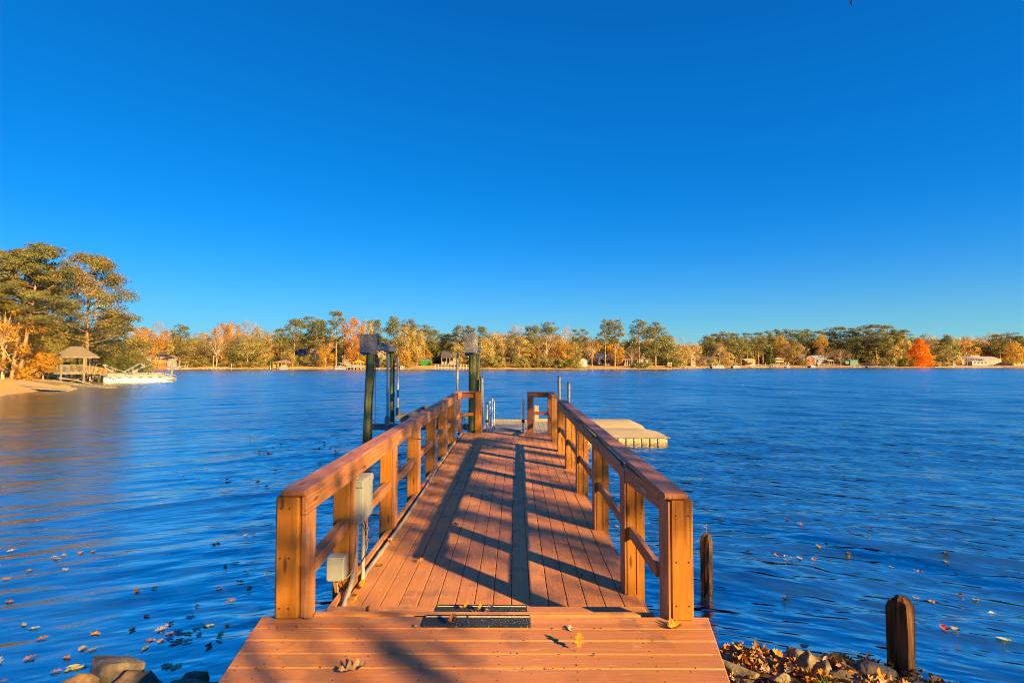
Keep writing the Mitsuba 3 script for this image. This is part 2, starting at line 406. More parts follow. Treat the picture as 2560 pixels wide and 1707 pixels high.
for y in (5.2, 8.6, 11.6, 13.9):
    for x in (-1.1, 0.7):
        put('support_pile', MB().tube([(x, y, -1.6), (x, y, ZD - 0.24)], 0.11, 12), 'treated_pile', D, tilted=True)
# step and landing
put('step_plank', MB().box(-1.288, 0.896, 3.759, 3.910, ZS - 0.028, ZS, 0.006), 'step_board', D, tilted=True)
put('step_plank', MB().box(-1.288, 0.896, 3.604, 3.755, ZS - 0.028, ZS - 0.001, 0.006), 'step_board', D, tilted=True)
put('riser', MB().box(-1.27, 0.88, 3.56, 3.60, ZD - 0.12, ZP - 0.031), 'step_board', D, tilted=True)
put('riser', MB().box(-1.27, 0.88, 3.862, 3.895, ZD - 0.20, ZS - 0.03), 'step_board', D, tilted=True)


def taper(y):
    return -1.455 - 0.10 * (y - 2.76) / 0.66, 1.05 + 0.125 * (y - 2.76) / 0.66


yb = [3.47] + [3.313 - 0.1405 * k for k in range(18)]
for k in range(len(yb) - 1):
    y1, y0 = yb[k] - (0 if k == 0 else 0.003), yb[k + 1] + 0.003
    z = ZP + rng.normal(0, 0.0009)
    v, e = [], 0.006
    for zz, ins in ((z - 0.03, 0), (z - e, 0), (z, e)):
        for yy in (y0 + ins, y1 - ins):
            l, r = taper(max(yy, 1.6))
            v += [(l + ins, yy, zz), (r - ins, yy, zz)]
    hull = trimesh.convex.convex_hull(np.array(v))
    put('landing_plank', (np.array(hull.vertices), np.array(hull.faces)), 'step_board', D, tilted=True)
put('landing_joist', MB().box(-1.36, -1.32, 0.9, 3.40, ZP - 0.22, ZP - 0.032), 'dark_timber', D, tilted=True)
put('landing_joist', MB().box(0.95, 0.99, 0.9, 3.40, ZP - 0.22, ZP - 0.032), 'dark_timber', D, tilted=True)
put('landing_fascia', MB().box(-1.50, 1.14, 3.405, 3.445, ZP - 0.24, ZP - 0.031), 'step_board', D, tilted=True)

sc = MB()
rs = np.random.default_rng(21)
for k in range(-9, 7):
    for j in range(26):
        for e in (0.022, 0.120):
            x, y = -0.028 + 0.1425 * k + e + rs.normal(0, 0.003), 4.05 + 0.405 * j + rs.normal(0, 0.004)
            if y < 10.5:
                sc.tube([(x, y, ZD + 0.0005), (x, y, ZD + 0.0022)], 0.003, 6)
for k in range(7):
    for x in np.arange(-1.30, 1.1, 0.405):
        for e in (0.03, 0.11):
            xx, y = x + rs.normal(0, 0.006), yb[k + 1] + e + rs.normal(0, 0.004)
            sc.tube([(xx, y, ZP + 0.0005), (xx, y, ZP + 0.0025)], 0.003, 6)
put('screw_heads', sc, 'dark', D, tilted=True, kind='stuff')

# right railing: every post, cap, rail and screw
RR = f'{D}__railing'
PR = [4.46, 6.13, 7.85, 9.55, 11.33]
z_top = 1.56


def screws(parent, x0, x1, y, zs):
    for z in zs:
        for x in (x0, x1):
            put('screw', MB().tube([(x, y + 0.004, z), (x, y - 0.0015, z)], 0.006, 7), 'dark', parent, tilted=True)


put('post', MB().box(0.946, 1.080, 3.41, 3.55, ZP + 0.002, z_top - 0.004, 0.007), 'post_wood', RR, tilted=True)
put('post_board', MB().box(0.928, 0.943, 3.418, 3.63, ZP - 0.10, z_top - 0.02, 0.003), 'board_wood', RR, tilted=True)
screws(RR, 0.975, 1.050, 3.41, (0.86 + 0.06, 1.18, 1.46))
for y in PR:
    put('post', MB().box(0.886, 0.957, y, y + 0.13, ZD - 0.30, z_top - 0.002, 0.005), 'post_wood', RR, tilted=True)
    put('post', MB().box(0.961, 1.028, y + 0.002, y + 0.13, ZD - 0.30, z_top - 0.003, 0.005), 'post_wood', RR, tilted=True)
    put('post_board', MB().box(0.868, 0.883, y + 0.003, y + 0.19, ZD + 0.002, z_top - 0.02, 0.003), 'board_wood', RR, tilted=True)
put('cap', MB().box(0.900, 1.045, 3.392, 7.9, z_top, z_top + 0.036, 0.006), 'cap_wood', RR, tilted=True)
put('cap', MB().box(0.900, 1.045, 7.904, 11.48, z_top, z_top + 0.037, 0.006), 'cap_wood', RR, tilted=True)
yr = [3.44] + PR
for k in range(5):
    xo = 0.055 if k == 0 else 0.0
    put('top_rail', MB().bar((0.888 + xo, yr[k] + 0.193, 1.498), (0.888, yr[k + 1] - 0.003, 1.498), 0.034, 0.118, 0.004), 'rail_wood', RR, tilted=True)
mz = [(1.045, 1.042), (1.038, 1.032), (1.028, 1.028), (1.022, 1.018), (1.012, 1.01)]
ys = [3.55] + PR
for k in range(5):
    y0, y1 = ys[k] + (0.14 if k else 0.09), ys[k + 1]
    put('mid_rail', MB().bar((0.928, y0, mz[k][0]), (0.925, y1, mz[k][1]), 0.04, 0.088, 0.004), 'rail_wood', RR, tilted=True)

# left railing
RL = f'{D}__railing_001'


def lx(y):
    return -1.280 - 0.0085 * (y - 3.4)


PL = [4.47, 6.05, 7.65, 9.30, 10.90, 12.57]
put('post', MB().box(-1.462, -1.318, 3.41, 3.552, ZP + 0.002, z_top + 0.012, 0.012), 'post_wood', RL, tilted=True)
put('post_board', MB().box(-1.314, -1.278, 3.44, 3.60, ZP - 0.10, 1.452, 0.004), 'board_wood', RL, tilted=True)
screws(RL, -1.43, -1.375, 3.41, (0.90, 1.20, 1.50))
for y in PL:
    i = lx(y)
    put('post', MB().box(i - 0.165, i - 0.034, y, y + 0.135, ZD - 0.45, z_top + 0.01, 0.006), 'post_wood', RL, tilted=True)
    put('post_board', MB().box(i - 0.031, i, y + 0.003, y + 0.145, ZD + 0.037 if y > 4.5 else ZD + 0.037, 1.452, 0.004), 'board_wood', RL, tilted=True)
for a, b in ((3.398, 9.35), (9.354, 14.33)):
    w = MB()
    va = [(lx(a) - 0.150, a), (lx(a) + 0.008, a), (lx(b) + 0.008, b), (lx(b) - 0.150, b)]
    w.bar(((va[0][0] + va[1][0]) / 2, a, z_top + 0.032), ((va[2][0] + va[3][0]) / 2, b, z_top + 0.032), 0.155, 0.037, 0.007)
    put('cap', w, 'cap_wood', RL, tilted=True)
    put('top_rail', MB().bar((lx(a) - 0.0135, a + 0.03, 1.519), (lx(b) - 0.0135, b - 0.02, 1.517), 0.036, 0.128, 0.005), 'rail_wood', RL, tilted=True)
ys = [3.60] + PL + [14.2]
mz = [(1.04, 1.10), (1.06, 1.05), (1.05, 1.03), (1.05, 1.04), (1.02, 1.03), (1.03, 1.02), (1.02, 1.02)]
for k in range(7):
    y0, y1 = ys[k] + (0.148 if k else 0.0), ys[k + 1]
    put('mid_rail', MB().bar((lx(y0) - 0.07, y0, mz[k][0]), (lx(y1) - 0.07, y1, mz[k][1]), 0.075, 0.088, 0.004), 'rail_wood', RL, tilted=True)

# frames that close the dock's end on both sides of the gangway
FL = f'{D}__end_frame'
put('post', MB().box(-1.46, -1.395, 14.20, 14.33, ZD - 0.3, z_top + 0.01, 0.005), 'frame_wood', FL, tilted=True)
put('post', MB().box(-1.020, -0.862, 14.22, 14.36, ZD + 0.002, z_top + 0.03, 0.006), 'post_wood', FL, tilted=True)
put('top_rail', MB().box(-1.372, -1.023, 14.27, 14.36, 1.438, z_top + 0.012, 0.005), 'frame_wood', FL, tilted=True)
put('mid_rail', MB().box(-1.372, -1.023, 14.27, 14.33, 0.985, 1.064, 0.005), 'post_wood', FL, tilted=True)
put('cap', MB().box(-1.372, -0.858, 14.205, 14.368, z_top + 0.032, z_top + 0.05, 0.004), 'cap_wood', FL, tilted=True)
FR = f'{D}__end_frame_001'
put('post', MB().box(0.314, 0.470, 14.24, 14.37, ZD + 0.002, z_top + 0.01, 0.006), 'frame_wood', FR, tilted=True)
put('post', MB().box(0.838, 0.966, 12.82, 12.96, ZD - 0.1, z_top + 0.005, 0.006), 'post_wood', FR, tilted=True)
put('post', MB().box(0.838, 0.966, 14.25, 14.37, ZD - 0.1, z_top + 0.005, 0.006), 'frame_wood', FR, tilted=True)
put('top_rail', MB().box(0.473, 0.835, 14.27, 14.35, 1.456, z_top + 0.01, 0.005), 'frame_wood', FR, tilted=True)
put('mid_rail', MB().box(0.473, 0.835, 14.27, 14.33, 1.012, 1.091, 0.005), 'frame_wood', FR, tilted=True)
put('top_rail', MB().box(0.845, 0.900, 12.963, 14.247, 1.45, z_top + 0.008, 0.005), 'rail_wood', FR, tilted=True)
w = MB()
ypts = np.linspace(12.963, 14.247, 9)
for a, b in zip(ypts[:-1], ypts[1:]):
    s = lambda y: 1.05 - 0.07 * math.sin((y - 12.96) / 1.29 * math.pi)
    w.bar((0.87, a, s(a)), (0.87, b, s(b)), 0.045, 0.085)
put('mid_rail', w, 'rail_wood', FR, tilted=True, label='sagging bowed middle rail')
put('cap', MB().box(0.838, 0.985, 12.80, 14.38, z_top + 0.012, z_top + 0.045, 0.005), 'cap_wood', FR, tilted=True)
put('cap', MB().box(0.312, 0.834, 14.235, 14.38, z_top + 0.013, z_top + 0.03, 0.005), 'cap_wood', FR, tilted=True)

# things fixed to the dock
B = thing('electrical_box', 'tall pale grey electrical enclosure on the inner side of the left railing', 'electrical box')
bx0, bx1, by0, by1, bz0, bz1 = -1.332, -1.225, 4.50, 4.82, 1.09, 1.425
put('body', MB().box(bx0, bx1, by0 + 0.012, by1, bz0, bz1, 0.008), 'grey_box', B, tilted=True)
put('hood', MB().box(bx0 - 0.006, bx1 + 0.006, by0 - 0.004, by1 + 0.006, bz1 - 0.055, bz1 + 0.010, 0.012), 'grey_box', B, tilted=True)
put('door', MB().box(bx0 + 0.004, bx1 - 0.020, by0 - 0.001, by0 + 0.0115, bz0 + 0.004, bz1 - 0.058, 0.003), 'grey_box', B, tilted=True)
em = MB()
for r in (0.007, 0.013, 0.019):
    an = np.linspace(-0.9, 0.9, 9) + 0.6
    em.tube(np.c_[bx0 + 0.038 + r * np.cos(an), np.full(9, by0 - 0.001), bz0 + 0.042 + r * np.sin(an)], 0.0014, 5)
em.tube([(bx0 + 0.030, by0 - 0.001, bz0 + 0.03), (bx0 + 0.024, by0 - 0.001, bz0 + 0.036)], 0.002, 5)
put('emblem', em, 'grey_box', B, tilted=True, label='embossed mark of concentric arcs')
J = thing('junction_box', 'small square grey junction box below the middle rail of the left railing', 'junction box')
put('body', MB().box(-1.455, -1.330, 4.352, 4.468, 0.70, 0.872, 0.006), 'grey_box', J, tilted=True)
put('lid', MB().box(-1.458, -1.327, 4.335, 4.349, 0.697, 0.876, 0.005), 'grey_box', J, tilted=True)
for x in (-1.447, -1.338):
    for z in (0.707, 0.866):
        put('screw', MB().tube([(x, 4.338, z), (x, 4.332, z)], 0.004, 6), 'dark', J, tilted=True)


def curve(pts, n=26):
    p = np.asarray(pts, float)
    from scipy.interpolate import PchipInterpolator
    t = np.r_[0, np.cumsum(np.linalg.norm(np.diff(p, axis=0), axis=1))]
    return PchipInterpolator(t, p)(np.linspace(0, t[-1], n))


C = thing('conduit', 'pale grey conduit pipe lying along the left edge of the deck', 'conduit pipe')
run = curve([(-1.255, 4.62, 0.60), (-1.285, 4.74, 0.578), (-1.28, 5.31, 0.575), (-1.272, 6.17, 0.576), (-1.282, 7.76, 0.575), (-1.325, 9.53, 0.577), (-1.345, 11.5, 0.577), (-1.355, 13.3, 0.577), (-1.33, 13.9, 0.59)], 40)
put('pipe', MB().tube(run, 0.017, 10), 'pipe_grey', C, True, tilted=True)
for y in (5.35, 6.95, 9.1, 11.6):
    k = int(np.argmin(abs(run[:, 1] - y)))
    put('coupling', MB().tube([run[k] - (run[k + 1] - run[k]) * 0.05 / np.linalg.norm(run[k + 1] - run[k]), run[k] + (run[k + 1] - run[k]) * 0.05 / np.linalg.norm(run[k + 1] - run[k])], 0.0215, 10), 'pipe_grey', C, True, tilted=True)
put('elbow', MB().tube(curve([(-1.262, 4.66, 1.09), (-1.262, 4.66, 0.80), (-1.262, 4.655, 0.70), (-1.255, 4.64, 0.63), (-1.255, 4.622, 0.601)], 20), 0.0165, 10), 'pipe_grey', C, True, tilted=True)
C2 = thing('conduit', 'grey conduit dropping from the electrical enclosure to the step in front of it', 'conduit pipe')
put('pipe', MB().tube(curve([(-1.295, 4.58, 1.09), (-1.297, 4.57, 0.95), (-1.30, 4.55, 0.80), (-1.292, 4.47, 0.68), (-1.285, 4.30, 0.60), (-1.27, 4.12, 0.573), (-1.262, 3.96, 0.57)], 28), 0.019, 10), 'pipe_grey', C2, True, tilted=True)
put('coupling', MB().tube([(-1.2985, 4.562, 0.90), (-1.2995, 4.556, 0.86)], 0.0235, 10), 'pipe_grey', C2, True, tilted=True)
K = thing('cable', 'thin pale cable hanging beside the conduits under the electrical enclosure', 'cable')
put('strand', MB().tube(curve([(-1.275, 4.53, 1.09), (-1.270, 4.525, 0.95), (-1.285, 4.51, 0.82), (-1.30, 4.46, 0.72), (-1.33, 4.42, 0.695), (-1.39, 4.40, 0.69)], 24), 0.005, 6), 'pipe_grey', K, True, tilted=True)
put('strand', MB().tube(curve([(-1.24, 4.60, 1.09), (-1.235, 4.64, 1.0), (-1.255, 4.68, 0.9), (-1.245, 4.66, 0.80), (-1.265, 4.62, 0.74)], 24), 0.005, 6), 'cable_black', K, True, tilted=True)
K = thing('cable', 'black looped cable hanging under the small junction box', 'cable')
put('strand', MB().tube(curve([(-1.40, 4.40, 0.70), (-1.395, 4.42, 0.60), (-1.40, 4.45, 0.45), (-1.40, 4.47, 0.30)], 12), 0.007, 6), 'pipe_grey', K, True, tilted=True)
put('strand', MB().tube(curve([(-1.375, 4.40, 0.70), (-1.355, 4.43, 0.62), (-1.365, 4.455, 0.55), (-1.385, 4.46, 0.56)], 14), 0.004, 6), 'cable_black', K, True, tilted=True)
CH = thing('chain', 'small rusty chain hanging behind the conduits at the left railing', 'chain')
for k in range(13):
    a = np.linspace(0, 2 * np.pi, 11)
    zc, yc, xc = 1.06 - 0.026 * k, 4.92 + 0.004 * math.sin(k), -1.30 + 0.004 * math.cos(k * 1.3)
    ring = np.c_[xc + (0.009 * np.cos(a) if k % 2 else 0 * a), yc + (0 * a if k % 2 else 0.009 * np.cos(a)), zc + 0.018 * np.sin(a)]
    put('link', MB().tube(ring, 0.0028, 5, cap=False), 'rust', CH, True, tilted=True)
HK = thing('metal_hook', 'bent metal rod hook sticking out from the left top rail', 'hook')
put('rod', MB().tube([(-1.31, 7.1, 1.50), (-1.315, 7.1, 1.44), (-1.30, 7.1, 1.41), (-1.20, 7.1, 1.40), (-1.13, 7.1, 1.40), (-1.12, 7.1, 1.415), (-1.118, 7.1, 1.47)], 0.007, 8), 'steel_galvanised', HK, True, tilted=True)
put('plate', MB().box(-1.312, -1.300, 7.07, 7.13, 1.47, 1.53, 0.002), 'steel_galvanised', HK, tilted=True)
OB = thing('outlet_box', 'small dark outlet box on the end frame rail with two black cords below', 'outlet box')
put('body', MB().box(-1.345, -1.262, 14.19, 14.268, 0.965, 1.075, 0.006), 'motor_housing', OB, tilted=True)
put('cord', MB().tube(curve([(-1.33, 14.22, 0.97), (-1.345, 14.20, 0.80), (-1.35, 14.16, 0.66), (-1.335, 14.05, 0.60)], 14), 0.012, 7), 'cable_black', OB, True, tilted=True)
put('cord', MB().tube(curve([(-1.30, 14.22, 0.97), (-1.28, 14.22, 0.84), (-1.225, 14.21, 0.70), (-1.20, 14.22, 0.565)], 14), 0.012, 7), 'cable_black', OB, True, tilted=True)

for i, (x0, x1, y0, y1, z, nose, lb) in enumerate(((-0.545, 0.085, 3.772, 3.915, ZS, 3.912, 'upper dark grit step tread with leaves caught on it'), (-0.555, 0.097, 3.322, 3.474, ZP, 3.472, 'lower dark blue grit step tread on the landing edge'))):
    G = thing('step_tread', lb, 'step tread', 'grit treads on the dock steps')
    w = shapely.box(x0 + 0.006, y0, x1 - 0.004, y1).buffer(-0.012).buffer(0.012)
    pl = trimesh.creation.extrude_polygon(w, 0.006)
    put('tread', (np.array(pl.vertices) + [0, 0, z + 0.002], pl.faces), 'grit_mat', G, tilted=True)
    yl = y1 - 0.034
    put('stripe', MB().box(x0 + 0.012, (x0 + x1) / 2 - 0.07 if i else x1 - 0.01, yl, yl + 0.009, z + 0.0085, z + 0.0105), 'stripe_yellow', G, tilted=True)
    if i:
        put('stripe', MB().box((x0 + x1) / 2 - 0.055, x1 - 0.008, yl, yl + 0.009, z + 0.0085, z + 0.0105), 'stripe_yellow', G, tilted=True)

# ------------------------------------------------------------------ boat lift beside the dock's end
BL = thing('boat_lift', 'four post boat lift with grey motor housings left of the dock end', 'boat lift')
piles = {}
for nm, x, y, r, top, lean in (('a', -4.02, 15.2, 0.112, 2.72, 0.03), ('b', -4.17, 18.9, 0.078, 2.72, 0.0), ('c', -1.17, 15.3, 0.105, 2.72, 0.0), ('d', -1.27, 18.9, 0.088, 2.72, 0.0)):
    n = 16
    zz = np.linspace(-1.7, top, n)
    v = MB().tube(np.c_[x - lean * 0.75 + lean * zz, np.full(n, y), zz], r * (1.06 - 0.03 * zz), 18)
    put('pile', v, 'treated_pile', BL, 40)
    piles[nm] = (x, y)
for nm, x0, x1, z0, z1 in (('a', -4.21, -3.85, 2.64, 3.19), ('c', -1.375, -1.05, 2.64, 3.20)):
    x, y = piles[nm]
    h = MB()
    v = [(x0, y - 0.22, z0 + 0.05), (x1 - 0.10, y - 0.22, z0 + 0.05), (x1 - 0.10, y - 0.22, z1), (x0, y - 0.22, z1), (x0 - 0.02, y + 0.12, z0), (x1, y - 0.02, z0), (x1, y + 0.2, z0), (x0 - 0.02, y + 0.2, z0), (x0 - 0.02, y + 0.2, z1 + 0.01), (x1, y + 0.2, z1 + 0.01), (x1, y - 0.05, z1 + 0.01)]
    hull = trimesh.convex.convex_hull(np.array(v))
    put('motor_housing', (np.array(hull.vertices), np.array(hull.faces)), 'motor_housing', BL)
    put('cover_rim', MB().box(x0 - 0.03, x1 + 0.012, y + 0.202, y + 0.235, z0 - 0.02, z1 + 0.025, 0.006), 'motor_housing', BL)
    put('switch_box', MB().box(x1 - 0.02, x1 + 0.06, y + 0.24, y + 0.34, z0 - 0.36, z0 - 0.10, 0.006), 'motor_housing', BL)
    k = -3.86 if nm == 'a' else -1.06
    put('power_cable', MB().tube(curve([(k + 0.04, y - 0.03, z0 - 0.1), (k + 0.02, y - 0.05, 2.0), (k - 0.02, y - 0.09, 1.2), (k - 0.03, y - 0.08, 0.3)], 12), 0.012, 6), 'cable_black', BL, True)
for a, b in (('a', 'b'), ('c', 'd')):
    (xa, ya), (xb, yb_) = piles[a], piles[b]
    w = MB()
    for s in (-0.07, 0.07):
        w.bar((xa + s, ya - 0.05, 2.86), (xb + s, yb_ + 0.15, 2.86), 0.04, 0.13)
    put('top_beam', w, 'steel_galvanised', BL)
    put('drive_shaft', MB().tube([(xa, ya + 0.1, 2.98), (xb, yb_ + 0.1, 2.98)], 0.035, 8), 'steel_galvanised', BL, True)
    for j in range(4):
        t = 0.3 + 0.2 * j
        put('shaft_drum', MB().tube([(xa + (xb - xa) * t, ya + (yb_ - ya) * t, 2.98), (xa + (xb - xa) * t, ya + (yb_ - ya) * t + 0.16, 2.98)], 0.062, 10), 'steel_galvanised', BL, 40)
for y in (15.45, 18.72):
    w = MB().box(-3.98, -1.2, y - 0.05, y + 0.05, 0.70, 0.725).box(-3.98, -1.2, y - 0.008, y + 0.008, 0.585, 0.70).box(-3.98, -1.2, y - 0.05, y + 0.05, 0.56, 0.585)
    put('cradle_beam', w, 'steel_galvanised', BL)
for x, y, zt in ((-3.53, 15.5, 2.66), (-1.60, 15.5, 2.70), (-3.93, 18.75, 2.62), (-1.10, 18.75, 1.92)):
    put('guide_post', MB().tube([(x, y - 0.09, 0.50), (x, y - 0.09, zt)], 0.036, 10), 'pipe_grey', BL, 40)
    put('bracket', MB().box(x - 0.06, x + 0.06, y - 0.16, y - 0.055, 0.54, 0.92), 'steel_galvanised', BL)
for x in (-2.86, -1.95):
    put('bunk', MB().tube([(x, 14.35, 0.93), (x, 17.9, 0.97)], 0.10, 14), 'carpet_dark', BL, 40)
    put('bunk_board', MB().box(x - 0.07, x + 0.07, 14.5, 18.8, 0.74, 0.83), 'steel_galvanised', BL)
for x, y in piles.values():
    put('lift_cable', MB().tube([(x + 0.17, y + 0.12, 2.9), (x + 0.17, y + 0.12, 0.64)], 0.008, 5), 'cable_black', BL)

# ------------------------------------------------------------------ gangway, floating docks, guide pipes
GW = thing('gangway', 'grey aluminium gangway with arched handrails leading down to the floating dock', 'gangway')
put('ramp_plate', MB().bar((-0.25, 14.45, 0.60), (-0.21, 17.75, 0.44), 0.90, 0.05, 0.006), 'motor_housing', GW)
put('cross_tread', MB().box(-0.55, 0.15, 15.35, 15.65, 0.585, 0.592), 'float_plastic', GW)
put('cross_tread', MB().box(-0.55, 0.15, 14.75, 14.95, 0.618, 0.625), 'float_plastic', GW)
for s, (x0, x1) in enumerate(((-0.735, -0.66), (0.215, 0.215))):
    H = f'{GW}__handrail' + ('_001' if s else '')
    X = lambda y: x0 + (x1 - x0) * (y - 14.6) / 3.2
    put('post', MB().tube([(X(14.6), 14.6, 0.50), (X(14.6), 14.6, 1.335)], 0.022, 8), 'aluminium', H, 40)
    put('post_cap', MB().box(X(14.6) - 0.035, X(14.6) + 0.035, 14.565, 14.635, 1.335, 1.36), 'cable_black', H)
    put('clamp', MB().box(X(14.6) - 0.04, X(14.6) + 0.04, 14.555, 14.645, 0.86, 0.93), 'cable_black', H)
    arch = lambda y: 1.42 - 0.085 * (y - 15.4) ** 2 * (0.55 if y > 15.4 else 0.9)
    yy = np.linspace(14.75, 17.9, 14)
    put('rail', MB().tube([(X(y), y, arch(y)) for y in yy], 0.02, 8), 'aluminium', H, True)
    put('mid_rail', MB().tube([(X(y), y, arch(y) - 0.42) for y in yy[1:-1]], 0.014, 8), 'aluminium', H, True)
    for y in (15.35, 16.0, 16.7, 17.8):
        put('baluster', MB().tube([(X(y), y, 0.62 - 0.048 * (y - 14.45)), (X(y), y, arch(y))], 0.017, 8), 'aluminium', H, 40)
FD = thing('floating_dock', 'pale grey plastic floating dock at the foot of the gangway', 'floating dock')
rf = np.random.default_rng(3)
for k in range(20):
    x = -1.05 + 0.155 * k
    put('plank', MB().box(x + 0.003, x + 0.152, 16.25, 20.55, 0.20, 0.27 + rf.normal(0, 0.002), 0.008), 'float_plastic', FD)
put('float_body', MB().box(-1.03, 2.03, 16.28, 20.70, -0.35, 0.198, 0.02), 'float_rib', FD)
for k in range(21):
    x = -1.06 + 0.15 * k
    put('edge_block', MB().box(x + 0.004, x + 0.146, 20.56, 20.75, 0.15, 0.325, 0.012), 'float_plastic', FD)
put('cleat', MB().box(1.13, 1.40, 18.05, 18.12, 0.285, 0.31, 0.008).box(1.20, 1.23, 18.06, 18.11, 0.27, 0.29).box(1.30, 1.33, 18.06, 18.11, 0.27, 0.29), 'dark', FD)
put('corner_post', MB().box(0.70, 0.86, 20.3, 20.45, 0.27, 0.86, 0.01), 'port_plastic', FD)
put('kick_rail', MB().box(0.87, 1.9, 20.33, 20.44, 0.27, 0.38, 0.01), 'port_plastic', FD)


def port(name, label, x0, x1, y0, y1, h, nose):
    P = thing(name, label, 'watercraft port', 'drive-on watercraft ports at the floating dock')
    nx, ny = 36, 16
    v, f = [], []
    for i in range(nx + 1):
        u = i / nx
        x = x0 + (x1 - x0) * u
        for j in range(ny + 1):
            t = j / ny
            y = y0 + (y1 - y0) * t
            prof = min(1, (t * (1 - t) * 4) ** 0.55)
            end = np.clip((1 - u) / nose, 0, 1) ** 0.55
            ridge = 0.045 * math.exp(-((t - 0.30) / 0.09) ** 2) + 0.045 * math.exp(-((t - 0.72) / 0.09) ** 2)
            v.append((x, y, 0.20 + (h * (0.35 + 0.65 * end) * prof + ridge * end) * (0.75 + 0.25 * end)))
    for i in range(nx):
        for j in range(ny):
            a = i * (ny + 1) + j
            f.append((a, a + ny + 1, a + ny + 2, a + 1))
    put('hull_bed', (np.array(v), np.vstack([np.array(f)[:, [0, 1, 2]], np.array(f)[:, [0, 2, 3]]])), 'port_plastic', P, True)
    k = 0
    while x0 + 0.232 * (k + 1) <= x1 + 0.06:
        put('rib', MB().box(x0 + 0.232 * k + 0.006, x0 + 0.232 * (k + 1) - 0.006, y0 - 0.05, y0 + 0.30, -0.25, 0.215, 0.025), 'float_rib', P)
        k += 1
    put('base', MB().box(x0 + 0.02, x1 - 0.04, y0 + 0.02, y1, -0.3, 0.199, 0.01), 'float_rib', P)
    put('deck_edge', MB().box(x0, x1 + 0.03, y0 - 0.055, y0 + 0.20, 0.217, 0.235, 0.006), 'float_plastic', P)


port('watercraft_port', 'nearer beige drive-on float with ribbed front edge, right of the dock', 2.06, 4.50, 16.35, 17.85, 0.17, 0.28)
port('watercraft_port', 'farther beige drive-on float behind the ribbed one', 2.06, 4.25, 17.95, 19.3, 0.30, 0.20)
for x, y, zt, lb in ((1.345, 16.95, 1.97, 'taller dark steel guide pipe beyond the right railing'), (1.64, 17.0, 1.79, 'shorter dark steel guide pipe beyond the right railing'), (-1.02, 16.9, 1.96, 'thin steel guide pipe beside the right rear lift pile')):
    P = thing('guide_pipe', lb, 'pipe', 'steel pipes that hold the floating dock')
    put('tube', MB().tube([(x, y, -1.6), (x, y, zt)], 0.047, 12), 'steel_galvanised', P, 40)
    put('cap', MB().tube([(x, y, zt), (x, y, zt + 0.025)], 0.052, 12), 'dark', P, 40)
# ------------------------------------------------------------------ trees
def pine_parts(rng, H=16.0, bare=0.5, W=5.5, clumps=46, per=62, ts=0.42, lean=0.0, bend=0.0, flat=0.42, pal=None, cone=0.35, fat=0.17):
    """Trunk with limbs, and a crown of needle clumps at the limbs' ends (triangles with their own colours)."""
    tr = MB()
    n = 12
    h = np.linspace(0, H * 0.97, n)
    px = lean * h + bend * np.sin(h / H * math.pi) + 0.012 * H * np.cumsum(rng.normal(0, 0.25, n)) / 3
    py = 0.010 * H * np.cumsum(rng.normal(0, 0.25, n)) / 3
    trunk = np.c_[px, py, h]
    r0 = 0.0155 * H
    tr.tube(trunk, np.maximum(r0 * (1 - 0.82 * h / H), 0.02), 7)
    cen = []
    for k in range(clumps):
        u = rng.random() ** 0.85
        z = H * (bare + (1 - bare) * u * 0.97)
        top = (z / H - bare) / (1 - bare)
        shape = np.clip(1 - top, 0.03, 1) ** cone * (0.35 + 0.65 * np.clip(top / 0.25, 0, 1))
        a = rng.random() * 6.283
        rad = W * 0.5 * shape * (0.25 + 0.75 * math.sqrt(rng.random()))
        base = np.array([np.interp(z, h, px), np.interp(z, h, py), z])
        c = base + [rad * math.cos(a), rad * math.sin(a), rad * rng.uniform(0.0, 0.35)]
        cen.append((c, rng.uniform(0.75, 1.3) * (0.6 + 0.4 * shape)))
        if k % 2 == 0 or rad > W * 0.36:
            st = base - [0, 0, 0.18 * rad]
            md = (st + c) / 2 + [0, 0, -0.05 * rad]
            tr.tube([st, md, c], [0.30 * r0 * (1.15 - top), 0.2 * r0, 0.05 * r0], 4, cap=False)
    for k in range(4):
        z = H * bare * rng.uniform(0.45, 0.98); a = rng.random() * 6.283
        b = np.array([np.interp(z, h, px), np.interp(z, h, py), z])
        tr.tube([b, b + [0.11 * W * math.cos(a), 0.11 * W * math.sin(a), 0.2]], [0.16 * r0, 0.05 * r0], 4, cap=False)
    V, C, N = [], [], []
    for c, s in cen:
        m = int(per * s * s)
        d = rng.normal(size=(m, 3)); d /= np.linalg.norm(d, axis=1)[:, None]
        rad = s * W * fat * rng.random(m)[:, None] ** 0.4
        p = c + d * rad * [1, 1, flat]
        nrm = d * [1, 1, 1.4] + [0, 0, 0.35] + rng.normal(0, 0.55, (m, 3))
        tri_cloud(rng, p, nrm, ts * rng.uniform(0.6, 1.25, m), V, 0.55)
        N.append(soft_normals(rng, p, d, (0, 0, H * 0.55), W))
        t = rng.random(m)
        g = np.asarray(pal[0]) * (1 - t[:, None]) + np.asarray(pal[1]) * t[:, None]
        tip = rng.random(m) < pal[3] * rng.uniform(0.2, 2.0)
        g[tip] = np.asarray(pal[2]) * rng.uniform(0.7, 1.2, (tip.sum(), 1))
        C.append(np.repeat(g * rng.uniform(0.8, 1.2), 3, 0))
    return tr.mesh(), np.vstack(V), (np.vstack(C), np.vstack(N))


def soft_normals(rng, p, d, mid, W):
    o = (p - np.asarray(mid)) / (np.linalg.norm(p - np.asarray(mid), axis=1)[:, None] + 1e-6)
    n = 0.62 * d + 0.42 * o + [0, 0, 0.25] + rng.normal(0, 0.22, p.shape)
    n /= np.linalg.norm(n, axis=1)[:, None] + 1e-9
    return np.repeat(n, 3, 0)


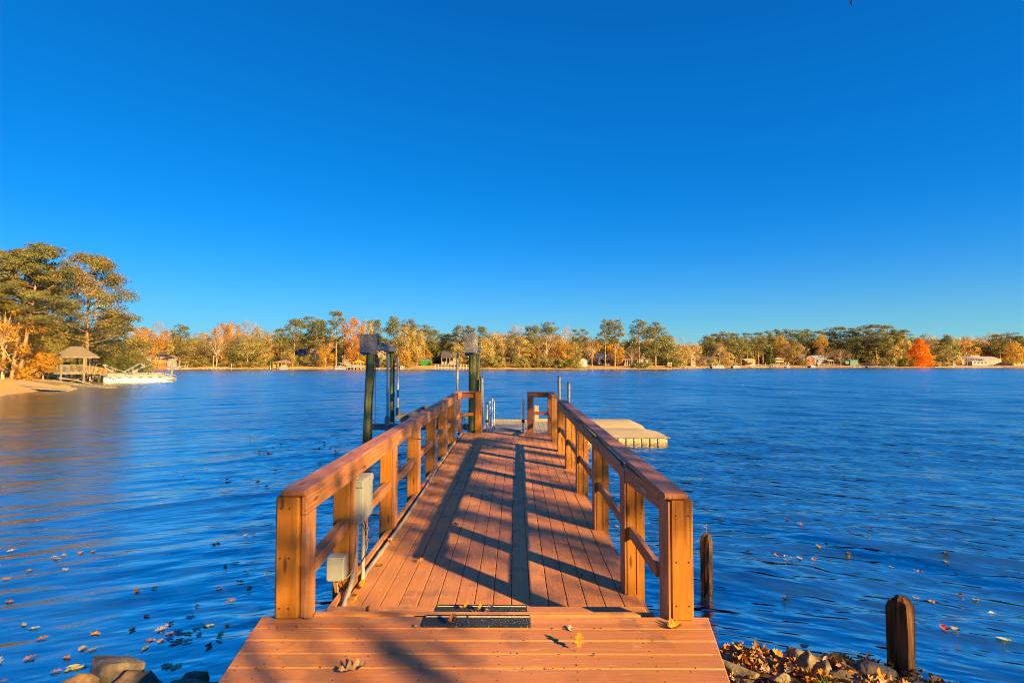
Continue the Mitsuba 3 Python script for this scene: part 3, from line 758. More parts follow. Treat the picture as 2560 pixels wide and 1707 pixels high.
def tri_cloud(rng, p, nrm, size, V, slim=0.8):
    nrm = nrm / (np.linalg.norm(nrm, axis=1)[:, None] + 1e-9)
    a = np.cross(nrm, rng.normal(size=nrm.shape)); a /= np.linalg.norm(a, axis=1)[:, None] + 1e-9
    b = np.cross(nrm, a)
    s = size[:, None]
    V.append(np.stack([p - a * s * 0.5 - b * s * 0.29 * slim, p + a * s * 0.5 - b * s * 0.29 * slim, p + b * s * 0.58 * slim], 1).reshape(-1, 3))


def leafy_parts(rng, H=11.0, W=9.0, bare=0.14, clumps=44, per=68, ts=0.42, pal=None, dens=1.0, limbs=9, form='round', twig=0, lean=0.0):
    tr = MB()
    r0 = 0.014 * H + 0.05
    fork = H * rng.uniform(0.28, 0.4)
    tr.tube([(0, 0, 0), (lean * fork * 0.5 + rng.normal(0, 0.1), rng.normal(0, 0.1), fork * 0.5), (lean * fork, 0, fork), (lean * H * 0.75, 0, H * 0.80)], [r0, r0 * 0.85, r0 * 0.7, r0 * 0.15], 7)
    V, C, N, cen = [], [], [], []
    for k in range(clumps):
        u = (k + rng.random()) / clumps
        z = H * (bare + (1 - bare) * u)
        t = (z / H - bare) / (1 - bare)
        if form == 'round':
            sh = math.sqrt(max(0.02, 1 - (2 * t - 0.85) ** 2 / 1.35))
        elif form == 'spire':
            sh = (1 - t) ** 0.75 * min(1, 0.45 + t * 4)
        elif form == 'ogive':
            sh = (1 - t ** 2.1) ** 0.8 * min(1, 0.8 + t * 2)
        else:
            sh = min(1, 0.4 + 1.2 * t) * math.sqrt(max(0.03, 1 - max(0, t - 0.55) ** 2 / 0.21))
        a = k * 2.39996 + rng.normal(0, 0.4)
        rad = W * 0.5 * sh * (0.35 + 0.62 * math.sqrt(rng.random()))
        c = np.array([rad * math.cos(a) + lean * z, rad * math.sin(a), z + rng.normal(0, 0.02 * H)])
        cen.append((c, rng.uniform(0.7, 1.3) * (0.55 + 0.45 * sh)))
    for k in rng.permutation(clumps)[:limbs]:
        c = cen[k][0]
        zs = fork * rng.uniform(0.75, 1.25)
        md = np.array([c[0] * 0.45, c[1] * 0.45, zs + (c[2] - zs) * 0.6])
        tr.tube([(lean * zs, 0, zs), md, c], [r0 * 0.42, r0 * 0.26, r0 * 0.06], 5, cap=False)
        for j in range(twig):
            a = rng.normal(size=3) * W * 0.11 + [0, 0, W * 0.08]
            b = md + (c - md) * rng.random()
            tr.tube([b, b + a], [r0 * 0.09, r0 * 0.02], 3, cap=False)
    for c, s in cen:
        m = int(per * s * s * dens)
        d = rng.normal(size=(m, 3)); d /= np.linalg.norm(d, axis=1)[:, None]
        p = c + d * (s * W * 0.165 * rng.random(m)[:, None] ** 0.42) * [1, 1, 0.8]
        nrm = d + [0, 0, 0.3] + rng.normal(0, 0.6, (m, 3))
        tri_cloud(rng, p, nrm, ts * rng.uniform(0.55, 1.25, m), V, pal[4] if len(pal) > 4 else 0.85)
        N.append(soft_normals(rng, p, d, (0, 0, H * 0.5), W))
        t = rng.random(m)
        g = np.asarray(pal[0]) * (1 - t[:, None]) + np.asarray(pal[1]) * t[:, None]
        tip = rng.random(m) < pal[3]
        g[tip] = np.asarray(pal[2])
        C.append(np.repeat(g * rng.uniform(0.78, 1.22), 3, 0))
    return tr.mesh(), np.vstack(V), (np.vstack(C), np.vstack(N))


PINE = ((0.155, 0.185, 0.080), (0.285, 0.31, 0.140), (0.50, 0.36, 0.13), 0.10)
PINE_WARM = ((0.165, 0.185, 0.075), (0.31, 0.31, 0.125), (0.66, 0.38, 0.075), 0.16)
PALS = {'orange': ((0.58, 0.33, 0.05), (0.68, 0.44, 0.08), (0.46, 0.30, 0.08), 0.14), 'golden': ((0.52, 0.42, 0.15), (0.68, 0.56, 0.21), (0.30, 0.24, 0.08), 0.2), 'tan': ((0.52, 0.37, 0.19), (0.66, 0.49, 0.27), (0.6, 0.30, 0.07), 0.15, 0.4),
        'red': ((0.58, 0.27, 0.06), (0.66, 0.36, 0.09), (0.42, 0.24, 0.10), 0.2), 'olive': ((0.30, 0.30, 0.115), (0.46, 0.44, 0.18), (0.42, 0.26, 0.07), 0.14), 'green': ((0.10, 0.15, 0.045), (0.18, 0.22, 0.07), (0.16, 0.14, 0.05), 0.1),
        'rust': ((0.38, 0.28, 0.13), (0.52, 0.39, 0.18), (0.22, 0.15, 0.06), 0.2), 'vivid': ((0.74, 0.21, 0.010), (0.84, 0.32, 0.02), (0.6, 0.12, 0.01), 0.15)}


def leaf_ply(V, C):
    C, N = C
    path = meshkit.write_ply((V, np.arange(len(V)).reshape(-1, 3)), False, None, C, normals=N)
    return {'type': 'ply', 'filename': path, 'face_normals': False, 'bsdf': {'type': 'ref', 'id': 'leaf'}}


protos = {}


def proto(kind, variant):
    """One of the far trees' shapes: (trunk shape, crown shape, height, width, bark)."""
    key = (kind, variant)
    if key not in protos:
        rng = np.random.default_rng(abs(hash(('k', variant))) % 1 + sum(map(ord, kind)) * 31 + variant)
        bark = 'bark'
        if kind == 'pine':
            t, V, C = pine_parts(rng, 18, 0.33, 7.5, 56, 76, 0.50, flat=0.75, pal=PINE, fat=0.19); w = 7.5; h = 18
        elif kind == 'tallpine':
            t, V, C = pine_parts(rng, 20, 0.46, 7.5, 44, 74, 0.50, flat=0.65, pal=PINE, cone=0.4, fat=0.18); w = 7.5; h = 20
        elif kind == 'densepine':
            t, V, C = pine_parts(rng, 18, 0.16, 10, 90, 76, 0.50, flat=0.7, pal=PINE, cone=0.7, fat=0.165); w = 10; h = 18
        elif kind == 'cone':
            t, V, C = leafy_parts(rng, 9, 4.2, 0.02, 60, 70, 0.34, PALS['green'], form='spire', limbs=4); w = 4.2; h = 9
        elif kind == 'bare':
            t, V, C = leafy_parts(rng, 10, 8.5, 0.22, 40, 70, 0.55, ((0.36, 0.25, 0.15), (0.48, 0.35, 0.22), (0.45, 0.24, 0.08), 0.12, 0.10), limbs=22, twig=5, form='vase'); w = 8.5; h = 10; bark = 'pale_bark'
        elif kind == 'vivid':
            t, V, C = leafy_parts(rng, 14, 9, 0.03, 110, 90, 0.36, PALS['vivid'], form='ogive', limbs=6); w = 9; h = 14
        elif kind == 'spire':
            t, V, C = leafy_parts(rng, 9, 3.4, 0.06, 50, 64, 0.34, PALS['orange'], form='spire', limbs=4); w = 3.4; h = 9
        elif kind.startswith('shrub'):
            t, V, C = leafy_parts(rng, 3.2, 4.5, 0.0, 26, 70, 0.30, PALS[kind[6:]], limbs=3); w = 4.5; h = 3.2
        else:
            t, V, C = leafy_parts(rng, 12, 9, 0.14, 52, 92, 0.40, PALS[kind], 0.8 if kind == 'tan' else 1.0, limbs=14, twig=2, form='round' if variant % 2 else 'vase'); w = 9; h = 12; bark = 'pale_bark'
        protos[key] = (mikit.ply(trimesh.Trimesh(*t, process=False), bark, True), leaf_ply(V, C), h, w, bark)
    return protos[key]


rt = np.random.default_rng(77)


def tree(kind, variant, x, y, height, width, label, cat='tree', group=None, name=None):
    pt, pc, h, w, bark = proto(kind, variant)
    z = ground_z(x, y) - 0.15
    sx, sz = width / w, height / h
    M = T().translate([x, y, z]).rotate([0, 0, 1], float(rt.uniform(0, 360))).scale([sx, sx, sz])
    nm = name or {'pine': 'pine_tree', 'tallpine': 'pine_tree', 'densepine': 'pine_tree', 'cone': 'conifer', 'vivid': 'cypress_tree'}.get(kind, 'shrub' if kind.startswith('shrub') else 'autumn_tree' if kind != 'bare' else 'bare_tree')
    t = thing(nm, label, cat, group)
    put('trunk' if not kind.startswith('shrub') else 'stems', pt, bark, t, to_world=M)
    put('crown' if not kind.startswith('shrub') else 'foliage', pc, 'leaf', t, to_world=M)
    return t


def plant(kind, xs, top, wpx, depth, label, cat='tree', group=None, variant=None):
    """A tree at the surveyed bearing, standing depth metres behind the water's edge there."""
    D0 = shore_at(xs)
    D = D0 + depth
    x = (xs - VX) / F * D
    h = EYE + (HY - top) / F * D - (ground_z(x, D) - 0.15)
    return tree(kind, int(rt.integers(0, 6)) if variant is None else variant, x, D, max(h, 1.0), (1.0 if kind == 'vivid' else 1.16) * wpx / F * D, label, cat, group)


def shore_at(xs):
    t = (xs - VX) / F
    D = np.arange(330, 60, -1.0)
    inside = shapely.contains_xy(lake, t * D, D)
    return float(D[np.argmax(inside)]) if inside.any() else 90.0


# ------------------------------------------------------------------ far shore trees, from the survey
def line(group, noun, rows):
    """Rows: (kind, bearing, level of the top, width, metres behind the water, label)."""
    for kind, xs, top, w, dep, lb in rows:
        plant(kind, xs, top, w, dep, lb, group=group)


line(None, '', [
    ('orange', 344, 816, 44, 16, 'hazy orange tree right of the big lakeside pines, behind the arched house'),
    ('orange', 364, 822, 40, 42, 'hazy orange tree between the arched house and the white gabled house'),
    ('tan', 391, 806, 34, 46, 'slim tall tan tree rising over the white gabled house'),
    ('orange', 418, 826, 42, 50, 'orange tree behind the dark slate roof'),
    ('tallpine', 447, 811, 50, 14, 'lone round-headed pine right of the dark slate roofed house'),
    ('olive', 478, 843, 60, 16, 'drooping olive green tree right of the lone pine'),
    ('golden', 500, 832, 52, 44, 'broad golden tree behind the drooping olive tree'),
    ('olive', 515, 860, 62, 14, 'low spreading olive tree left of the bare branching tree'),
    ('bare', 540, 822, 66, 9, 'pale bare tree with forked white trunks on the far shore, left of the hipped boathouse'),
    ('orange', 553, 806, 38, 40, 'red orange treetop, left one of two above the bare forked tree'),
    ('orange', 579, 807, 40, 44, 'red orange treetop, right one of two above the bare forked tree'),
    ('tan', 620, 805, 54, 46, 'tall tan tree behind the big olive green tree'),
    ('golden', 644, 822, 52, 34, 'golden tree right behind the big olive green tree'),
    ('tan', 672, 830, 40, 46, 'small tan treetop between the golden tree and the pines'),
    ('olive', 617, 838, 80, 12, 'big round olive green tree standing close to the water'),
    ('olive', 582, 852, 52, 20, 'dark olive tree left of the big olive green tree'),
    ('golden', 663, 868, 40, 10, 'small golden tree above the hipped boathouse'),
    ('pine', 702, 820, 42, 14, 'shorter pine at the left end of the pine row behind the hipped boathouse'),
    ('pine', 734, 797, 50, 16, 'pine second from the left in the row behind the hipped boathouse'),
    ('pine', 770, 792, 54, 24, 'pine third from the left in the row behind the hipped boathouse'),
    ('pine', 797, 790, 56, 14, 'pine fourth from the left in the row behind the hipped boathouse'),
    ('tallpine', 840, 777, 52, 12, 'tallest pine with a long bare trunk, left of the left motor housing'),
    ('golden', 719, 874, 34, 8, 'small golden tree among the pine trunks right of the hipped boathouse'),
    ('orange', 813, 866, 36, 8, 'bright orange yellow sapling left of the tallest pine'),
    ('red', 881, 797, 50, 12, 'tall red orange tree just left of the left motor housing'),
    ('orange', 895, 868, 40, 8, 'low orange tree beside the amber roofed gazebo'),
    ('golden', 917, 804, 36, 24, 'golden treetop right above the left motor housing'),
    ('pine', 936, 800, 46, 30, 'pine behind the boat lift, leftmost of the dense pine hill'),
    ('densepine', 983, 791, 76, 16, 'widest dark pine, over the boat lift beam'),
    ('pine', 1021, 797, 54, 32, 'pine right behind the widest dark pine'),
    ('golden', 1012, 818, 48, 10, 'tall golden tree with a white trunk right of the lift beam'),
    ('golden', 1042, 824, 46, 12, 'golden orange tree right of the tall white trunked one'),
    ('orange', 1011, 876, 28, 6, 'small orange tree at the foot of the white trunked golden tree'),
    ('pine', 1060, 811, 52, 38, 'pine left above the grey cottage, in the falling ridge line'),
    ('pine', 1086, 825, 42, 46, 'lower pine above the green shed'),
    ('pine', 1115, 828, 48, 50, 'pine right behind the grey cottage, short one'),
    ('tallpine', 1148, 813, 44, 40, 'flat topped pine above the grey cottage'),
    ('tallpine', 1172, 814, 42, 30, 'flat topped pine just left of the right motor housing'),
    ('orange', 1070, 876, 22, 28, 'small cone shaped orange tree left of the grey cottage'),
    ('golden', 1153, 858, 44, 10, 'golden tree between the grey cottage and the right lift pile'),
    ('pine', 1206, 816, 36, 34, 'pine just right of the right motor housing'),
    ('golden', 1231, 832, 54, 24, 'golden brown tree behind the pale trunked shore tree'),
    ('golden', 1208, 846, 48, 8, 'golden shore tree with a pale trunk right of the right lift pile'),
    ('bare', 1257, 827, 36, 26, 'bare brown tree right of the golden brown tree'),
    ('tan', 1292, 812, 42, 28, 'tall tan bare topped tree above the gangway'),
    ('golden', 1297, 841, 58, 10, 'wide golden shore tree above the right end frame of the dock'),
    ('pine', 1281, 828, 42, 40, 'small pine behind the tan bare topped tree'),
    ('pine', 1331, 807, 46, 22, 'pine, left one of the pair above the dock\'s guide pipes'),
    ('pine', 1372, 804, 52, 26, 'pine, right one of the pair above the dock\'s guide pipes'),
    ('tan', 1366, 834, 52, 12, 'tan grey bare tree right under the pair of pines'),
    ('golden', 1394, 839, 48, 18, 'pale golden tree right of the tan grey bare tree'),
    ('spire', 1335, 884, 18, 5, 'narrow bright orange tree close to the shore'),
    ('tan', 1415, 818, 32, 14, 'thin tan tree with a pointed top left of the grey shed'),
    ('orange', 1412, 856, 38, 9, 'orange tree at the foot of the thin pointed tree'),
    ('olive', 1433, 858, 38, 10, 'dark bushy tree just left of the small pale shed'),
    ('tallpine', 1436, 823, 34, 32, 'greyish pine above the small pale shed, left of two'),
    ('tallpine', 1457, 822, 34, 36, 'greyish pine above the small pale shed, right of two'),
    ('bare', 1480, 842, 46, 10, 'round bare tan tree right of the small pale shed'),
    ('tallpine', 1513, 799, 42, 9, 'slim black trunked pine, left of two in front of the blue tarp roof'),
    ('tallpine', 1537, 797, 52, 10, 'tall pine with spreading limbs, right one of two in front of the blue tarp roof'),
    ('orange', 1507, 868, 15, 34, 'small orange tree above the blue tarp roof'),
    ('orange', 1543, 868, 36, 16, 'bright orange tree between the dark carport and the long porch house'),
    ('green', 1582, 850, 50, 24, 'dark rounded evergreen above the long porch house'),
    ('tallpine', 1597, 799, 54, 14, 'tall open pine left of the big dense pine'),
    ('densepine', 1638, 803, 92, 14, 'big dense broad pine standing alone near the red disc'),
    ('pine', 1668, 838, 40, 12, 'smaller pine on the right flank of the big dense pine'),
    ('bare', 1696, 842, 34, 30, 'bare tree right of the big dense pine'),
    ('golden', 1705, 862, 38, 12, 'golden tree in front of the bare tree at the gap in the tree line'),
    ('tan', 1726, 854, 44, 20, 'tan brown tree left of the wooded hill'),
    ('bare', 1578, 866, 40, 8, 'low bare tan tree in front of the long porch house'),
])
ORD = 'first second third fourth fifth sixth seventh eighth ninth tenth eleventh twelfth thirteenth fourteenth fifteenth sixteenth seventeenth eighteenth nineteenth twentieth twenty-first twenty-second twenty-third'.split()
HILL = 'pines of the wooded hill on the right far shore'
cnt = {True: 0, False: 0}
for i, (xs, top, w, dep) in enumerate([(1769, 841, 34, 30), (1785, 834, 36, 40), (1808, 829, 42, 26), (1837, 832, 42, 24), (1867, 832, 44, 22), (1894, 831, 42, 36), (1919, 828, 40, 44), (1942, 824, 40, 56), (1966, 823, 42, 62), (1995, 824, 44, 60), (2018, 822, 42, 64),
                                       (2045, 827, 40, 50), (2072, 819, 44, 58), (2100, 817, 46, 52), (2129, 820, 44, 44), (2157, 815, 48, 46), (2187, 811, 56, 34), (2217, 813, 50, 40), (2241, 819, 44, 36), (2260, 824, 40, 34)] + sorted([(1850, 850, 44, 16), (1822, 846, 44, 14),
                                       (2140, 842, 46, 24), (2170, 838, 50, 22), (2203, 834, 52, 18), (2232, 840, 44, 20), (2115, 846, 42, 28), (2085, 848, 42, 34), (2058, 850, 40, 38), (1978, 850, 44, 34), (1905, 850, 40, 20), (2030, 848, 42, 44)])):
    crest = top < 836
    lb = f'{ORD[cnt[crest]]} pine from the left ' + ('along the crest of the wooded hill' if crest else 'in the lower front row of the wooded hill')
    cnt[crest] += 1
    plant('tallpine' if i % 3 else 'pine', xs, top, w, dep, lb, group=HILL)
line(None, '', [
    ('orange', 1949, 843, 32, 36, 'orange tree inside the wooded hill, above the white roofed pavilion'),
    ('rust', 1985, 858, 52, 24, 'rust brown tree left above the brick house'),
    ('rust', 1962, 866, 44, 26, 'rust brown tree right above the white roofed pavilion'),
    ('orange', 2050, 840, 32, 36, 'orange brown treetop in the wooded hill, above the blue roof'),
    ('golden', 1818, 881, 26, 6, 'small yellow tree with white trunks near the green and white boat'),
    ('tan', 1798, 858, 34, 8, 'thin pale trunked tree left of the small yellow tree'),
    ('cone', 1924, 868, 24, 10, 'pointed dark green conifer left of the white roofed pavilion'),
    ('bare', 2059, 868, 42, 18, 'round bare tree behind the brick house'),
    ('bare', 2098, 872, 42, 9, 'round bare tree with pale trunks right of the brick house'),
    ('golden', 2232, 866, 36, 10, 'golden tree left of the vivid orange cypress, lower one'),
    ('golden', 2257, 848, 34, 16, 'golden tree left of the vivid orange cypress, taller one'),
    ('vivid', 2295, 847, 54, 7, 'vivid orange cone shaped cypress on the right far shore'),
    ('golden', 2326, 850, 46, 14, 'yellow olive tree right behind the vivid orange cypress'),
    ('tan', 2322, 838, 42, 44, 'tan treetop behind the vivid orange cypress'),
    ('densepine', 2363, 835, 54, 8, 'dark spreading pine with a clear trunk right of the vivid orange cypress'),
    ('golden', 2378, 876, 32, 12, 'low golden tree behind the open grey shed'),
    ('tan', 2414, 842, 46, 60, 'tan tree above the long grey building, left of three'),
    ('tan', 2446, 843, 46, 62, 'tan tree above the long grey building, middle of three'),
    ('golden', 2434, 853, 54, 48, 'yellowish tree right behind the long grey building'),
    ('tan', 2476, 832, 36, 56, 'tan tree above the long grey building, right of three'),
    ('pine', 2494, 835, 44, 34, 'dark pine right of the long grey building, left of three'),
    ('pine', 2526, 831, 50, 36, 'dark pine right of the long grey building, middle of three'),
    ('pine', 2552, 841, 40, 30, 'dark pine at the right edge of the far shore'),
    ('orange', 2527, 858, 36, 9, 'golden orange tree in front of the dark pines at the right'),
    ('bare', 2412, 872, 30, 12, 'bare grey tree in front of the long grey building'),
])
SHR = 'shrubs along the far shore'
cs = {}
for xs, top, w, dep, k in sorted([(1225, 890, 40, 6, 'olive'), (1250, 893, 36, 6, 'olive'), (1300, 894, 34, 5, 'olive'), (1318, 896, 30, 5, 'olive'), (1356, 892, 44, 5, 'olive'), (1385, 895, 40, 4, 'olive'), (1405, 897, 36, 4, 'green'), (1360, 884, 44, 14, 'olive'), (1440, 896, 30, 4, 'olive'), (955, 893, 38, 7, 'olive'),
                           (970, 897, 26, 6, 'green'), (640, 902, 36, 7, 'olive'), (600, 902, 40, 8, 'olive'), (690, 896, 30, 9, 'green'), (570, 900, 34, 9, 'olive'), (500, 898, 40, 9, 'olive'), (470, 900, 34, 8, 'olive'), (1590, 905, 26, 4, 'green'), (1610, 904, 24, 4, 'green'), (1676, 896, 26, 8, 'green'), (1700, 900, 26, 8, 'olive'),
                           (1775, 898, 34, 7, 'olive'), (1752, 899, 28, 9, 'rust'), (2180, 900, 30, 6, 'rust'), (2216, 894, 34, 6, 'olive'), (2255, 896, 34, 6, 'green'), (2330, 903, 34, 5, 'tan'), (2350, 905, 28, 5, 'olive'), (2006, 894, 26, 12, 'olive'), (2230, 885, 40, 9, 'rust'), (745, 892, 30, 14, 'olive'), (775, 890, 34, 14, 'olive'), (1018, 900, 26, 8, 'olive')]):
    nm = {'olive': 'olive', 'green': 'dark green', 'rust': 'rust brown', 'tan': 'dry tan'}[k]
    cs[k] = cs.get(k, -1) + 1
    plant('shrub_' + k, xs, top, w, dep, f'{ORD[cs[k]]} {nm} shrub from the left at the foot of the far shore trees', 'shrub', SHR)
# ------------------------------------------------------------------ houses and sheds on the far shore
def gable(x0, x1, y0, y1, ze, zr, along, o=0.35, th=0.14):
    """Roof slabs: ridge along x ('x') or towards the viewer ('y'), or hipped ('h')."""
    m = MB()
    xm, ym = (x0 + x1) / 2, (y0 + y1) / 2
    X0, X1, Y0, Y1 = x0 - o, x1 + o, y0 - o, y1 + o
    if along == 'x':
        top = [(X0, Y0, ze), (X1, Y0, ze), (X1, ym, zr), (X0, ym, zr), (X0, Y1, ze), (X1, Y1, ze)]
        q = [(0, 1, 2, 3), (3, 2, 5, 4)]
    elif along == 'y':
        top = [(X0, Y0, ze), (X0, Y1, ze), (xm, Y1, zr), (xm, Y0, zr), (X1, Y0, ze), (X1, Y1, ze)]
        q = [(0, 3, 2, 1), (3, 4, 5, 2)]
    else:
        d = min(x1 - x0, y1 - y0) / 2
        a, b = ((x0 + d, ym), (x1 - d + 1e-3, ym)) if x1 - x0 >= y1 - y0 else ((xm, y0 + d), (xm + 1e-3, y1 - d))
        top = [(X0, Y0, ze), (X1, Y0, ze), (X1, Y1, ze), (X0, Y1, ze), (*a, zr), (*b, zr)]
        q = [(0, 1, 5, 4), (2, 3, 4, 5), (1, 2, 5, 5), (3, 0, 4, 4)] if x1 - x0 >= y1 - y0 else [(0, 1, 4, 4), (2, 3, 5, 5), (1, 2, 5, 4), (3, 0, 4, 5)]
    top = np.array(top)
    m.add(top, np.array(q))
    m.add(top - [0, 0, th], np.array(q)[:, ::-1])
    if along == 'h':
        e = [(0, 1), (1, 2), (2, 3), (3, 0)]
    elif along == 'x':
        e = [(0, 1), (1, 2), (2, 5), (5, 4), (4, 3), (3, 0)]
    else:
        e = [(0, 3), (3, 4), (4, 5), (5, 2), (2, 1), (1, 0)]
    for i, j in e:
        m.add([top[i], top[j], top[j] - [0, 0, th], top[i] - [0, 0, th]], [(0, 1, 2, 3)])
    return m


def walls(x0, x1, y0, y1, z0, ze, zr, along):
    xm, ym = (x0 + x1) / 2, (y0 + y1) / 2
    m = MB().box(x0, x1, y0, y1, z0, ze - 0.02)
    if along == 'y':
        for y in (y0, y1):
            m.add([(x0, y, ze - 0.021), (x1, y, ze - 0.021), (xm, y, zr - 0.2)], [(0, 1, 2)])
    if along == 'x':
        for x in (x0, x1):
            m.add([(x, y0, ze - 0.021), (x, y1, ze - 0.021), (x, ym, zr - 0.2)], [(0, 1, 2)])
    return m


def window(parent, x0, x1, z0, z1, y, mullions=1, fr='white'):
    k = f'{parent}__window'
    n = 0
    while f'{k}{"_%03d" % n if n else ""}__pane' in used:
        n += 1
    k = f'{k}{"_%03d" % n if n else ""}'
    put('pane', MB().box(x0, x1, y - 0.03, y - 0.01, z0, z1), 'window_glass', k)
    f = MB().box(x0 - 0.1, x1 + 0.1, y - 0.07, y - 0.035, z0 - 0.1, z0).box(x0 - 0.1, x1 + 0.1, y - 0.07, y - 0.035, z1, z1 + 0.1).box(x0 - 0.1, x0, y - 0.07, y - 0.035, z0 + 0.001, z1 - 0.001).box(x1, x1 + 0.1, y - 0.07, y - 0.035, z0 + 0.001, z1 - 0.001)
    for j in range(mullions):
        x = x0 + (x1 - x0) * (j + 1) / (mullions + 1)
        f.box(x - 0.03, x + 0.03, y - 0.068, y - 0.036, z0 + 0.001, z1 - 0.001)
    put('frame', f, fr, k)


class House:
    def __init__(self, name, label, cat, xs0, xs1, depth, deep, base, eave, ridge, along, wall, roof, o=0.35):
        self.D = shore_at((xs0 + xs1) / 2) + depth
        self.t = thing(name, label, cat)
        self.x0, self.x1 = self.X(xs0), self.X(xs1)
        self.y0, self.y1 = self.D, self.D + deep
        self.ze, self.zr = self.Z(eave), self.Z(ridge)
        self.z0 = min(self.Z(base), ground_z(self.x0, self.D), ground_z(self.x1, self.D)) - 0.3
        if wall:
            put('wall', walls(self.x0, self.x1, self.y0, self.y1, self.z0, self.ze, self.zr, along), wall, self.t)
        put('roof', gable(self.x0, self.x1, self.y0, self.y1, self.ze, self.zr, along, o), roof, self.t)

    def X(self, xs, dy=0):
        return (xs - VX) / F * self.D

    def Z(self, ys):
        return EYE + (HY - ys) / F * self.D

    def win(self, a, b, t, u, mull=1, y=None, fr='white'):
        window(self.t, self.X(a), self.X(b), self.Z(u), self.Z(t), self.y0 if y is None else y, mull, fr)
        return self

    def box(self, part, m, a, b, t, u, ya=-0.06, yb=0.0, label=None):
        put(part, MB().box(self.X(a), self.X(b), self.y0 + ya, self.y0 + yb - 0.004, self.Z(u), self.Z(t)), m, self.t, label=label)
        return self

    def posts(self, xs, t, m='white', out=2.2, w=0.2, bot=None):
        for x in xs:
            put('porch_post', MB().box(self.X(x) - w / 2, self.X(x) + w / 2, self.y0 - out - w / 2, self.y0 - out + w / 2, self.z0 if bot is None else self.Z(bot), self.Z(t)), m, self.t)
        return self

    def porch(self, a, b, z_out, z_in, m, out=2.5):
        v = np.array([(self.X(a), self.y0 - out, self.Z(z_out)), (self.X(b), self.y0 - out, self.Z(z_out)), (self.X(b), self.y0 - 0.01, self.Z(z_in)), (self.X(a), self.y0 - 0.01, self.Z(z_in))])
        q = [(0, 1, 2, 3)]
        mm = MB().add(v, q).add(v - [0, 0, 0.15], [(3, 2, 1, 0)]).add(np.vstack([v[:2], v[:2] - [0, 0, 0.15]]), [(0, 1, 3, 2)])
        put('porch_roof', mm, m, self.t)
        return self


h = House('arched_house', 'beige two storey lake house with an arcade of arches below', 'house', 303, 342, 26, 8, 910, 888, 884, 'h', None, 'brown_roof', 0.5)
put('wall', MB().box(h.x0, h.x1, h.y0 + 0.9, h.y1, h.z0, h.Z(888) - 0.02).box(h.x0, h.x1, h.y0, h.y0 + 0.9, h.Z(898), h.Z(888) - 0.02), 'beige', h.t)
w_ = (h.x1 - h.x0)
arc = shapely.box(0, 0, w_, h.Z(898) - h.z0 - 0.01)
hh = h.Z(900.3) - h.z0
for k in range(5):
    c, r = w_ * (k + 0.5) / 5, w_ * 0.072
    arc = arc.difference(shapely.union(shapely.box(c - r, -1, c + r, hh - r), shapely.Point(c, hh - r).buffer(r, 8)))
for g in (arc.geoms if hasattr(arc, 'geoms') else [arc]):
    e = trimesh.creation.extrude_polygon(g, 0.35)
    put('arcade', (np.c_[e.vertices[:, 0] + h.x0, h.y0 + 0.36 - e.vertices[:, 2], e.vertices[:, 1] + h.z0], e.faces[:, ::-1]), 'cream', h.t)
for a, b in ((318.5, 324.5), (326, 332), (333, 339), (307, 313)):
    h.win(a, b, 886.8 + 2.5, 897, 2)
h.box('balcony_floor', 'white', 303, 342, 897.6, 898.6, -1.2)

h = House('gabled_house', 'white house with its gable facing the lake and three small windows', 'house', 384, 412, 26, 9, 905, 893.5, 886.5, 'y', 'white', 'brown_roof')
h.win(394, 398, 895, 901).win(403.5, 407, 895, 901).win(388, 391, 895, 901)
h = House('low_wing_house', 'low pale house with a tan roof between the arched house and the white gabled house', 'house', 359, 383.5, 28, 7, 905, 893, 889, 'x', 'cream', 'shingle')
h.win(376, 380, 895, 901).posts([361, 366], 893, out=1.5)
h = House('slate_roofed_house', 'house with a large dark slate roof and a shaded porch', 'house', 393, 443, 40, 12, 904, 891, 874, 'x', 'grey_wall', 'slate', 0.5)
h.porch(420, 443, 890, 886, 'slate', 3).posts([421, 429, 437, 442], 890.3, 'rust', 2.8).win(424, 428, 892, 898).win(431, 436, 892, 898).box('dormer', 'slate', 399, 412, 879, 890, -1.5, 3.0)
h = House('garden_shed', 'small white shed on the lawn below the slate roofed house', 'shed', 416, 432, 12, 4, 911, 902.5, 898.5, 'y', 'white', 'white', 0.25)
h.box('door', 'grey_wall', 421, 424.5, 904, 910, -0.06)
DK = thing('garden_deck', 'orange stained raised deck in front of the white gabled house', 'deck')
D0 = shore_at(398) + 18
for k in range(9):
    a = sv(380 + 4.6 * k, 905, D0)
    put('post', MB().box(a[0] - 0.12, a[0] + 0.12, D0 - 0.12, D0 + 0.12, ground_z(a[0], D0) - 0.2, a[2] - 0.01), 'orange_wood', DK)
a, b = sv(379, 905, D0), sv(418.5, 905, D0)
put('floor', MB().box(a[0], b[0], D0 - 0.2, D0 + 5, a[2], a[2] + 0.25), 'orange_wood', DK)
put('railing', MB().box(a[0], b[0], D0 - 0.15, D0 - 0.05, a[2] + 0.25, a[2] + 1.0), 'orange_wood', DK)

